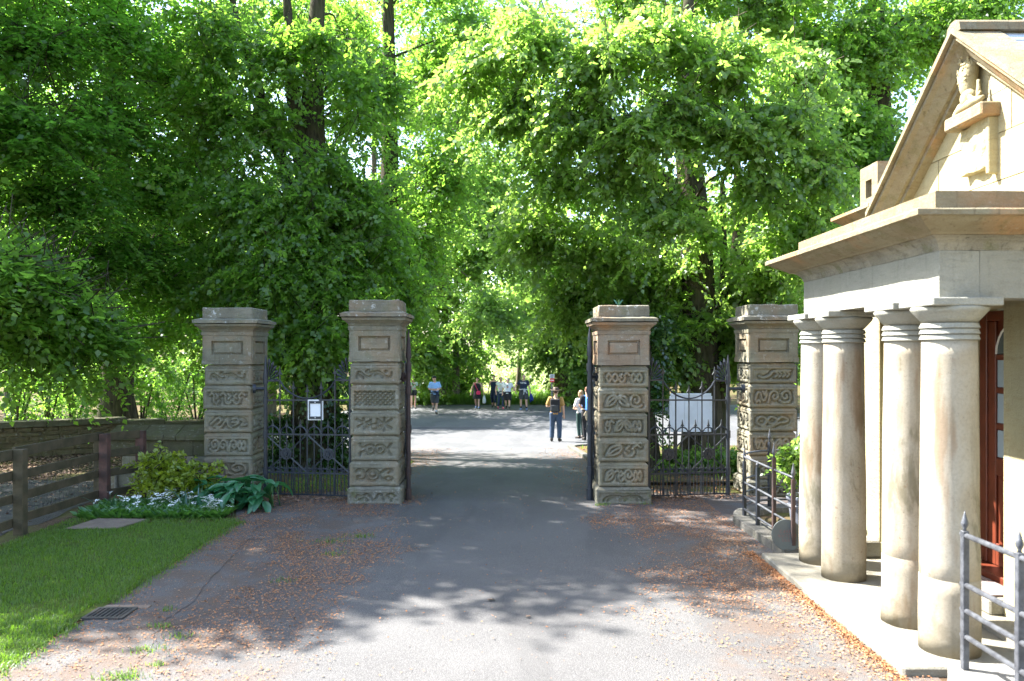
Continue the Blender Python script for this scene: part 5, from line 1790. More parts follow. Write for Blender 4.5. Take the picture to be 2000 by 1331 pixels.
for lab, x, y, r0, lean, blobs, lf in far:
    b = Vector(ground_at(x, y))
    H = max(q[0].z for q in blobs) - b.z
    if 'pair' in lab:
        st = [([b, b + Vector((0, 0, H * .35)), b + Vector((.05, 0, H * .9))], [r0, r0 * .75, .05]), ([b + Vector((-.75, .1, 0)), b + Vector((-.7, 0, H * .35)), b + Vector((-.9, 0, H * .8))], [r0 * .9, r0 * .7, .05])]
    else:
        st = [([b, b + Vector((lean * .45, 0, H * .3)), b + Vector((lean, 0, H * .9))], [r0, r0 * .75, .05])]
    big = .17 if y < 44 else (.22 if y < 70 else .4)
    tree('tree', lab, b, st, blobs, leaf=lf, size=big, leaves=10, near=False, group=FARG, sag=.4, flat=.6, spray=big * 4.4, per=7, hang=.35, limb_r=.05, bark='bark_pale', twigs=y < 44)

# the wood behind everything, one mass
wb = []
for x0 in range(-90, 95, 9):
    if -14 < x0 < 24 and False: continue
    yy = 78 + 10 * math.sin(x0 * .7)
    hh = 7 + 3 * math.sin(x0 * 1.3)
    if -2 < x0 < 8:
        yy = 120
    wb.append((Vector((x0, yy, hh)), (6.5, 4, hh + 1.5), 52))
    if not (-4 < x0 < 10):
        wb.append((Vector((x0 + 4, yy + 6, hh + 9)), (6.5, 4, 6), 28))
Pp, D, N, L, T, TW = crown_points(wb, .4, .6, 9, 2.0, 6, .75, .3)
LEAFCOUNT[0] += len(Pp)
o = link_mesh('distant_wood', leaf_mesh('distant_wood', Pp, D, N, L, .9, False, T), M['far_leaf'])
tag(o, kind='stuff', label='mass of green woodland far behind the trees', cat='woodland')

# ---- hedges and bushes beyond the road
HB = 'bushes along the far side of the road'
hb = [(-24, 46.5, 'hedge bush at the far left across the road'), (-17, 47, 'hedge bush across the road left of the lime trunk'), (-11.5, 48, 'hedge bush across the road behind the left side gate'),
      (-8.2, 48.2, 'hedge bush behind the tallest carved pier'), (-5.6, 48.5, 'hedge bush behind the folded-arm man in blue'), (-3.2, 48.6, 'hedge bush just right of the man in the blue shirt')]
for x, y, lab in hb:
    b = Vector(ground_at(x, y))
    tree('bush', lab, b, [([b, b + Vector((.1, 0, 1.0)), b + Vector((.0, 0, 2.6))], [.09, .07, .02]), ([b + Vector((.5, .1, 0)), b + Vector((.7, 0, 1.2)), b + Vector((.9, 0, 2.4))], [.07, .05, .02]), ([b + Vector((-.6, .1, 0)), b + Vector((-.8, 0, 1.0)), b + Vector((-1.1, 0, 2.2))], [.06, .05, .02])],
         [(b + Vector((0, 0, 1.3)), (1.7 if x > -13 else 3.3, 1.2, 1.3), 110), (b + Vector((.3, .4, 3.2)), (1.6 if x > -13 else 3.2, 1.3, 1.6), 100)],
         leaf='hedge_leaf', size=.15, leaves=9, near=False, group=HB, limbs=False, spray=.5, per=7, flat=.7, twigs=False, cat='bush')
MBG = 'pale bushes on the sunny meadow'
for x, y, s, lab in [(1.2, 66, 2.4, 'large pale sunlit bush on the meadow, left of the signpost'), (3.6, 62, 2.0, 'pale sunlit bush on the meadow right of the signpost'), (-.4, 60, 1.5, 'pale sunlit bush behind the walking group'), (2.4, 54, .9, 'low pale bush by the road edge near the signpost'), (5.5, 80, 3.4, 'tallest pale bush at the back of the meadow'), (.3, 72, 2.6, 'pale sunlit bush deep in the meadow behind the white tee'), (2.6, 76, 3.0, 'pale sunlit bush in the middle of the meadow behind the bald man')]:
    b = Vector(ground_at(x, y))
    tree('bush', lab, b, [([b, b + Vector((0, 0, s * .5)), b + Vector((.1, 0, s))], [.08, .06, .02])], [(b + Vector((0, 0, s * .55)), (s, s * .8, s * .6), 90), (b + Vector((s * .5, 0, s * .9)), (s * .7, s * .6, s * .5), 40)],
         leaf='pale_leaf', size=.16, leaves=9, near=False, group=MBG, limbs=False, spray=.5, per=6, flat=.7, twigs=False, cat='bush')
# sunlit thicket behind the dry stone wall, thin dark stems
TG = 'thin stemmed shrubs behind the dry stone wall'
for k, (px_, lab) in enumerate([(30, 'thin stemmed shrub behind the wall at the left edge'), (95, 'thin stemmed shrub behind the wall, left of the pale forked one'), (140, 'forked shrub behind the wall just left of the beech trunk'), (275, 'thin stemmed shrub behind the wall just right of the beech trunk'), (330, 'many stemmed shrub spreading behind the wall near the left pier'), (385, 'slim shrub behind the wall touching the left outer pier')]):
    d = 19.5 + (k % 3) * 1.4
    x = (px_ - 1000) / F * d
    b = Vector(ground_at(x, d))
    st = []
    rr = random.Random(k)
    for j in range(6):
        a = rr.uniform(-1, 1)
        q = rr.uniform(-.3, .3)
        st.append(([b + Vector((a * .06, q * .2, 0)), b + Vector((a * .25, q, .7)), b + Vector((a * .62, q * 1.6, 1.5 + rr.uniform(-.3, .5)))], [.05 if j == 0 else .03, .024, .008]))
    tree('shrub', lab, b, st, [(b + Vector((0, 0, 1.5)), (.75, .6, .55), 34), (b + Vector((.1, .2, .7)), (.6, .5, .4), 12)], leaf='lime_leaf', size=.07, leaves=10, near=False, group=TG, limbs=False, spray=.3, per=6, flat=.6, twigs=False, cat='shrub')
# undergrowth behind the right side gate and round the lime trunk
UG = 'low shrubs round the right lime trunk'
for k, (px_, py_, d, rx, lab) in enumerate([(1310, 880, 14.2, .42, 'low leafy shrub under the left part of the white board'), (1385, 870, 14.3, .45, 'low leafy shrub under the right part of the white board'), (1428, 900, 13.4, .3, 'low leafy shrub beside the right outer pier'), (1350, 910, 13.6, .4, 'lowest leafy shrub in front of the white board')]):
    c = P(px_, py_, d)
    b = Vector((c.x, d, gzf(c.x, d)))
    tree('shrub', lab, b, [([b, b + Vector((0, 0, .2)), b + Vector((.05, 0, .45))], [.02, .015, .006])], [(b + Vector((0, 0, .3)), (rx, .3, .3), 36)], leaf='hedge_leaf', size=.07, leaves=9, group=UG, limbs=False, spray=.2, per=6, flat=.6, twigs=False, cat='shrub')
UG2 = 'low shrubs round the left lime trunk'
for k, (px_, d, lab) in enumerate([(540, 14.6, 'low shrub left of the lime trunk behind the left side gate'), (668, 14.8, 'low shrub right of the lime trunk behind the left side gate')]):
    x = (px_ - 1000) / F * d
    b = Vector((x, d, gzf(x, d)))
    tree('shrub', lab, b, [([b, b + Vector((0, 0, .3)), b + Vector((.05, 0, .6))], [.02, .015, .006])], [(b + Vector((0, 0, .3)), (.42, .3, .4), 46), (b + Vector((0, .1, .9)), (.35, .3, .35), 20)], leaf='ivy_leaf', size=.07, leaves=9, group=UG2, limbs=False, spray=.22, per=6, flat=.6, twigs=False, cat='shrub')

# pot shrub
b = Vector((3.13, 8.55, .415))
tree('potted_shrub', 'glossy small leaved shrub growing in the blue grey pot', b, [([b, b + Vector((.0, 0, .2)), b + Vector((.03, 0, .5))], [.012, .01, .004]), ([b + Vector((.02, 0, .05)), b + Vector((-.1, 0, .3)), b + Vector((-.2, -.02, .5))], [.008, .006, .003])],
     [(b + Vector((-.05, 0, .44)), (.17, .17, .15), 36), (b + Vector((-.1, -.02, .53)), (.16, .15, .10), 20)], leaf='hedge_leaf', size=.048, leaves=8, spray=.12, per=6, flat=.6, limbs=False, cat='shrub')

# yellow green shrub beside the left outer pier
b = Vector((-4.42, 10.45, 0))
tree('golden_shrub', 'bright yellow green rounded shrub between fence and left outer pier', b, [([b + Vector((a * .06, 0, 0)), b + Vector((a * .2, c_, .25)), b + Vector((a * .42, c_ * 2, .5))], [.015, .012, .005]) for a, c_ in ((-1, .05), (-.4, -.08), (.2, .07), (.7, -.05), (1.1, .03))],
     [(b + Vector((-.15, 0, .38)), (.34, .3, .26), 62), (b + Vector((.24, -.03, .32)), (.32, .28, .22), 56), (b + Vector((-.22, 0, .55)), (.2, .2, .12), 22), (b + Vector((.48, -.02, .26)), (.16, .2, .12), 14)],
     leaf='gold_leaf', size=.062, leaves=9, spray=.14, per=6, flat=.7, sag=.1, hang=.0, aspect=.6, limbs=False, cat='shrub')

# hosta-like clump with broad leaves
hosta = thing('broad_leaf_plant', 'clump of big glossy blue green leaves at the foot of the left outer pier', 'plant', (-3.5, 10.2, 0))


def broad_leaf(name, L, Wd, droop, cup, seed):
    rr = random.Random(seed)
    rows = 9
    vs, fs = [], []
    for i in range(rows + 1):
        t = i / rows
        wdt = Wd * (math.sin(math.pi * min(1, t * .93 + .04)) ** .75) * (1 - .25 * t)
        y = L * t
        z = L * (.30 * t - droop * t * t)
        for s in (-1, -.5, 0, .5, 1):
            vs.append((s * wdt, y, z + cup * wdt * s * s + .004 * math.sin(9 * t + s * 4 + seed)))
    for i in range(rows):
        for k in range(4):
            fs.append((i * 5 + k, i * 5 + k + 1, i * 5 + 6 + k, i * 5 + 5 + k))
    me = bpy.data.meshes.new(name)
    me.from_pydata(vs, [], fs)
    a = me.attributes.new('tint', 'FLOAT', 'POINT')
    a.data.foreach_set('value', [rr.uniform(.2, .8)] * len(vs))
    me.polygons.foreach_set('use_smooth', [True] * len(fs))
    me.update()
    me.materials.append(M['hosta_leaf'])
    return me


bl_me = [broad_leaf('leaf', .24 + .03 * (k % 3), .062 + .008 * (k % 2), .38 + .1 * (k % 4), .35, k) for k in range(6)]
stalks = MB()
rr = random.Random(12)
for k in range(96):
    s = rr.random()
    x = -3.96 + s * .92
    y = 10.12 + rr.uniform(-.18, .25) + .25 * (1 - s) * .4
    h = rr.uniform(.12, .36) * (1 - .25 * abs(s - .6))
    az = rr.uniform(-math.pi, math.pi) if k > 26 else rr.uniform(math.pi * .6, math.pi * 1.4)
    if k <= 26: y -= .12; h *= .75
    d = Vector((-math.sin(az), math.cos(az), 0))
    p0 = Vector((x - d.x * .1, y - d.y * .1, -.01))
    p1 = Vector((x, y, h))
    stalks.tube([p0, (p0 + p1) / 2 + Vector((0, 0, .05)), p1], [.007, .006, .004], 5)
    place('leaf', rr.choice(bl_me), hosta, p1, (1, 1, 1), (rr.uniform(-.55, .25), rr.uniform(-.3, .3), az))
o = stalks.build('stalks', M['garlic_leaf'], hosta, smooth=True)
o['kind'] = 'stuff'

# strap-leaved clump
strap = thing('strap_leaf_plant', 'clump of long thin arching blue green leaves before the yellow green shrub', 'plant', (-4.05, 9.9, 0))
rr = random.Random(5)
for k in range(34):
    x0, y0 = -4.05 + rr.uniform(-.12, .12), 9.92 + rr.uniform(-.08, .08)
    if k > 27: x0, y0 = -4.95 + rr.uniform(-.1, .1), 9.85
    a = rr.uniform(0, 2 * math.pi)
    L = rr.uniform(.28, .5)
    d = Vector((math.cos(a), math.sin(a) * .7, 0))
    b_ = rr.uniform(.4, 1.0)
    pts = [Vector((x0, y0, 0)) + d * (L * b_ * s) + Vector((0, 0, L * (1.05 * s - .55 * b_ * s * s))) for s in np.linspace(0, 1, 7)]
    n = d.cross(Vector((0, 0, 1))).normalized()
    vs = []
    for i, p in enumerate(pts):
        wd_ = .011 * (1 - (i / 6) ** 3)
        vs += [p - n * wd_, p + Vector((0, 0, -.004)), p + n * wd_]
    m = MB().add(vs, [q for i in range(6) for q in ((i * 3, i * 3 + 1, i * 3 + 4, i * 3 + 3), (i * 3 + 1, i * 3 + 2, i * 3 + 5, i * 3 + 4))])
    m.build('leaf', M['strap_leaf'], strap, autos=False, smooth=True)

# white flowered wild garlic carpet
gar = thing('wild_garlic', 'carpet of small white flowers and green leaves along the fence foot', 'flowers', (-4.4, 9.6, 0))
n = 2600
gx = rng.uniform(-5.15, -3.45, n)
gy = 9.45 + rng.uniform(0, .85, n) * (1 - .55 * np.clip((gx + 4.2) / .8, 0, 1))
a = rng.random(n) * 2 * math.pi
D = np.stack([np.cos(a) * .7, np.sin(a) * .7, .35 + .7 * rng.random(n)], 1)
N = np.stack([-np.cos(a) * .5, -np.sin(a) * .5, np.ones(n)], 1) + rng.normal(size=(n, 3)) * .3
o = link_mesh('foliage', leaf_mesh('foliage', np.stack([gx + 4.4, gy - 9.6, np.full(n, .0)], 1), D, N, .10 + .09 * rng.random(n), .32, True), M['garlic_leaf'], gar)
o['kind'] = 'stuff'
fl_me = []
for k in range(3):
    rr = random.Random(k)
    m = MB()
    for j in range(9):
        c = Vector((rr.gauss(0, .014), rr.gauss(0, .014), rr.gauss(0, .008)))
        for q in range(6):
            a = q * math.pi / 3 + rr.random()
            d = Vector((math.cos(a), math.sin(a), .35)) * .011
            sd = Vector((-math.sin(a), math.cos(a), 0)) * .0035
            m.add([c, c + d * .5 + sd, c + d, c + d * .5 - sd], [(0, 1, 2, 3)])
    me = m.mesh('flower_head', autos=False)
    me.materials.append(M['petal'])
    fl_me.append(me)
stm = MB()
rr = random.Random(9)
for k in range(88):
    x = rr.choice([rr.uniform(-5.1, -3.5), rr.gauss(-4.25, .22), rr.gauss(-4.62, .15), rr.gauss(-3.62, .09)])
    y = 9.48 + rr.random() * .75
    if x > -3.9: y = 9.5 + rr.random() * .22
    h = rr.uniform(.11, .24)
    place('flower_head', rr.choice(fl_me), gar, (x, y, h), (rr.uniform(.9, 1.4),) * 3, (rr.uniform(-.5, .2), rr.uniform(-.4, .4), rr.uniform(0, 6)))
    stm.tube([(x + rr.uniform(-.02, .02), y, 0), (x, y, h)], .0022, 3)
o = stm.build('stems', M['garlic_leaf'], gar)
o['kind'] = 'stuff'


# ================================================================== grass and litter
def grass(name, xs, ys, zs, hmin, hmax, wd, mat, lean=.5, label=None):
    n = len(xs)
    a = rng.random(n) * 2 * math.pi
    h = hmin + (hmax - hmin) * rng.random(n)
    d = np.stack([np.cos(a), np.sin(a), np.zeros(n)], 1)
    s = np.stack([-np.sin(a), np.cos(a), np.zeros(n)], 1)
    b = np.stack([xs, ys, zs], 1)
    ln = (lean * rng.random(n))[:, None] * h[:, None]
    upv = np.array([0, 0, 1.0])
    w2 = (wd * (.7 + .6 * rng.random(n)))[:, None]
    V = np.stack([b - s * w2, b + s * w2, b + d * ln * .45 + upv * h[:, None] * .6 + s * w2 * .7, b + d * ln + upv * h[:, None] * (1 - .25 * lean), b + d * ln * .45 + upv * h[:, None] * .6 - s * w2 * .7], 1)
    base = (np.arange(n) * 5)[:, None]
    V = V.reshape(-1, 3)
    Fq2 = base + np.array([[0, 1, 2, 4]])
    tri = base + np.array([[4, 2, 3]])
    tint = np.repeat(rng.random(n), 5)
    me = bpy.data.meshes.new(name)
    me.vertices.add(len(V))
    me.vertices.foreach_set('co', V.astype(np.float32).ravel())
    li = np.concatenate([Fq2.ravel(), tri.ravel()]).astype(np.int32)
    me.loops.add(len(li))
    me.loops.foreach_set('vertex_index', li)
    me.polygons.add(2 * n)
    me.polygons.foreach_set('loop_start', np.concatenate([np.arange(n) * 4, 4 * n + np.arange(n) * 3]).astype(np.int32))
    at = me.attributes.new('tint', 'FLOAT', 'POINT')
    at.data.foreach_set('value', tint.astype(np.float32))
    me.update(calc_edges=True)
    o = link_mesh(name, me, M[mat])
    o['kind'] = 'stuff'
    return o


n = 88000
u = rng.random(n)
gy_ = 3.6 + 5.8 * rng.random(n) ** 1.15
gx_ = -5.2 + 2.0 * rng.random(n)
edge = np.array([.11 * noise.noise(Vector((y * 2.2, 1, 0))) + .05 * noise.noise(Vector((y * 7, 4, 0))) for y in gy_])
keep = (gx_ < LAWN_R + edge + .03) & ~((gx_ > -4.95) & (gx_ < -4.3) & (gy_ > 8.86) & (gy_ < 9.38)) & ~((gx_ > -3.26) & (gy_ > 5.84) & (gy_ < 6.22))
dens = np.array([noise.noise(Vector((x * 1.7, y * 1.7, 2))) for x, y in zip(gx_[::50], gy_[::50])])
keep &= np.array([noise.noise(Vector((x * 2.3, y * 2.3, 2))) + .5 * noise.noise(Vector((x * 7, y * 7, 5))) for x, y in zip(gx_, gy_)]) + .75 * rng.random(n) > -.02
gx_, gy_ = gx_[keep], gy_[keep]
grass('lawn_grass', gx_, gy_, np.full(len(gx_), .012), .022, .055, .0022, 'grass_blade', .9)
# ragged tufts on the lawn edge, in cracks, by the gates
tx, ty = [], []
for cx_, cy_, s, k in [(-2.55, 5.75, .05, 60), (-2.3, 5.55, .05, 40), (-2.42, 5.3, .06, 70), (-2.65, 6.1, .03, 30), (-2.38, 4.86, .07, 170), (-1.9, 8.3, .1, 90), (-1.62, 8.55, .09, 90), (-1.75, 7.8, .08, 60), (1.15, 10.3, .05, 70), (-2.25, 5.05, .03, 30), (1.75, 10.35, .05, 40), (-2.0, 6.9, .06, 30)]:
    tx.append(rng.normal(cx_, s, k))
    ty.append(rng.normal(cy_, s * .6, k))
tx, ty = np.concatenate(tx), np.concatenate(ty)
grass('grass_tufts', tx, ty, np.full(len(tx), .004), .02, .06, .0025, 'grass_blade', 1.2)
ex = LAWN_R + rng.normal(.0, .06, 5200)
ey = 3.6 + 5.7 * rng.random(5200)
kk = ~((ey > 5.8) & (ey < 6.25))
grass('lawn_edge_grass', ex[kk], ey[kk], np.full(kk.sum(), .004), .02, .065, .0025, 'grass_blade', 1.3)
n = 26000
vx, vy = rng.uniform(-14, -.8, n), 45.1 + rng.random(n) * 2.4
grass('verge_grass', vx, vy, gz(vx, vy) + .02, .25, .75, .014, 'grass_blade', .7)
n = 16000
vx, vy = rng.uniform(-1.2, 5.8, n), 45.3 + rng.random(n) ** 1.6 * 22
grass('meadow_grass', vx, vy, gz(vx, vy), .2, .7, .018, 'grass_blade', .7)
n = 9000
vx, vy = rng.uniform(1.8, 9, n), rng.uniform(12.4, 23, n)
kk = np.array([noise.noise(Vector((x * .8, y * .8, 5))) > .02 for x, y in zip(vx, vy)])
vx, vy = vx[kk], vy[kk]
grass('verge_grass', vx, vy, gz(vx, vy) + .05, .04, .16, .004, 'grass_blade', .9)
n = 9000
vx, vy = rng.uniform(-5, -2.1, n), rng.uniform(11.4, 17, n)
kk = np.array([noise.noise(Vector((x * .9, y * .9, 8))) > -.05 for x, y in zip(vx, vy)])
vx, vy = vx[kk], vy[kk]
grass('moss_grass', vx, vy, gz(vx, vy), .02, .06, .004, 'grass_blade', .9)


def litter(name, xs, ys, zs, s0, s1, mat, flat=.35):
    n = len(xs)
    a = rng.random(n) * 2 * math.pi
    D = np.stack([np.cos(a), np.sin(a), rng.normal(0, flat * .5, n)], 1)
    N = np.stack([np.zeros(n), np.zeros(n), np.ones(n)], 1) + rng.normal(size=(n, 3)) * flat
    L = s0 + (s1 - s0) * rng.random(n) ** 2
    o = link_mesh(name, leaf_mesh(name, np.stack([xs, ys, zs], 1), D, N, L, .7, False), M[mat])
    o['kind'] = 'stuff'
    return o


n = 150000
x = rng.uniform(-3.3, 2.75, n)
y = 3.8 + 7.2 * rng.random(n)
nz = np.array([noise.noise(Vector((a * .9, b * .8, 0))) + .6 * noise.noise(Vector((a * 2.6, b * 2.2, 3))) for a, b in zip(x, y)])
ctr = -.05
side = np.abs(x - ctr) + nz * .45
pr = sst(1.0, 1.55, side) * np.clip(.62 + nz * 1.2, .08, 1) * np.where(y < 6.3, np.where(x < 0, .55, .75), 1)
pr = np.maximum(pr, .012)
kk = (rng.random(n) < pr) & (x < 2.56)
x, y = x[kk], y[kk]
h = len(x) // 6
litter('fallen_bracts', x[h:], y[h:], np.full(len(x) - h, .014), .009, .025, 'litter_bit')
litter('pale_bracts', x[:h], y[:h], np.full(h, .014), .008, .024, 'litter_pale')
# drift along the foot of the porch step
n = 5200
y = rng.uniform(4.75, 7.9, n)
x = 2.385 - np.abs(rng.normal(0, .05, n))
kk = rng.random(n) < .75
litter('step_drift', x[kk], y[kk], .008 + .012 * rng.random(kk.sum()), .010, .026, 'litter_bit', .6)
n = 1500
litter('porch_edge_drift', 2.36 - np.abs(rng.normal(0, .1, n)), rng.uniform(4.8, 8.6, n), .008 + .01 * rng.random(n), .010, .026, 'litter_pale', .6)
n = 7000
x, y = rng.uniform(2.85, 3.7, n), rng.uniform(7.75, 9.8, n)
litter('bed_litter', x, y, np.full(n, .012), .010, .028, 'litter_bit', .5)
# litter beyond the gates and on the forest floor
n = 26000
x, y = rng.uniform(-3.4, 3.2, n), rng.uniform(10.6, 23, n)
pr = np.where(x > 0, sst(.35, 1.6, x), sst(1.3, 2.0, -x)) * .9 + .03
kk = rng.random(n) < pr
x, y = x[kk], y[kk]
zz = gz(x, y) + np.where(x > 1.75, .056, .012)
litter('drive_litter', x, y, zz, .012, .032, 'litter_bit', .4)
n = 22000
y = rng.uniform(8.5, 16.5, n)
x = rng.uniform(-11, -5.6, n)
nn = np.array([noise.noise(Vector((a * .7, b * .7, 9))) for a, b in zip(x, y)])
kk = (x < -9.5 + (y - 9) * .5 + nn) | (rng.random(n) < .1)
x, y = x[kk], y[kk]
h = len(x) // 3
litter('leaf_litter', x[h:], y[h:], gz(x[h:], y[h:]) + .012, .03, .075, 'dead_leaf', .55)
litter('pale_leaf_litter', x[:h], y[:h], gz(x[:h], y[:h]) + .016, .03, .075, 'litter_pale', .55)
n = 900
x = np.concatenate([rng.normal(-2.75, .5, 500), rng.normal(2.4, .4, 400)])
y = np.concatenate([rng.normal(10.75, .12, 500), rng.normal(10.85, .1, 400)])
litter('gate_leaves', x, y, .012 + .02 * rng.random(n), .02, .06, 'dead_leaf', .6)
for (x, y, s, lab) in [(-.2, 6.35, .07, 'curled dry leaf lying alone in the middle of the drive'), (.1, 5.95, .05, 'small dry leaf nearest the centre of the drive'), (1.1, 8.3, .035, 'tiny pale leaf on the right of the drive')]:
    t = thing('dry_leaf', lab, 'leaf', (x, y, .012))
    me = leaf_mesh('blade', np.array([[0, 0, .004]]), np.array([[1., .3, .05]]), np.array([[0, .25, 1.]]), np.array([s]), .7, True)
    link_mesh('blade', me, M['litter_pale'], t)
print('leaves', LEAFCOUNT[0])
# ================================================================== people
def fused(m, name, voxel, smooth=4):
    """several overlapping volumes grown together into one continuous surface"""
    me = bpy.data.meshes.new(name)
    me.from_pydata(m.v, [], m.f)
    bm = bmesh.new()
    bm.from_mesh(me)
    bmesh.ops.recalc_face_normals(bm, faces=bm.faces)
    bm.to_mesh(me)
    bm.free()
    o = bpy.data.objects.new(name, me)
    COL.objects.link(o)
    md = o.modifiers.new('r', 'REMESH')
    md.mode = 'VOXEL'
    md.voxel_size = voxel
    sm = o.modifiers.new('s', 'SMOOTH')
    sm.factor = .5
    sm.iterations = smooth
    dg = bpy.context.evaluated_depsgraph_get()
    out = bpy.data.meshes.new_from_object(o.evaluated_get(dg))
    out.name = name
    bpy.data.objects.remove(o)
    out.polygons.foreach_set('use_smooth', [True] * len(out.polygons))
    out.materials.clear()
    return out


BASEJ = dict(pel=(0, 0, .95), waist=(0, 0, 1.09), chest=(0, .01, 1.29), upper=(0, .01, 1.41), neck=(0, .015, 1.49), head=(0, -.01, 1.625),
             shL=(.185, .015, 1.415), elL=(.245, .045, 1.14), wrL=(.255, -.02, .91), haL=(.255, -.05, .82),
             shR=(-.185, .015, 1.415), elR=(-.245, .045, 1.14), wrR=(-.255, -.02, .91), haR=(-.255, -.05, .82),
             hipL=(.092, 0, .91), knL=(.10, -.015, .50), anL=(.10, .03, .085), toL=(.115, -.125, .035),
             hipR=(-.092, 0, .91), knR=(-.10, -.015, .50), anR=(-.10, .03, .085), toR=(-.115, -.125, .035))


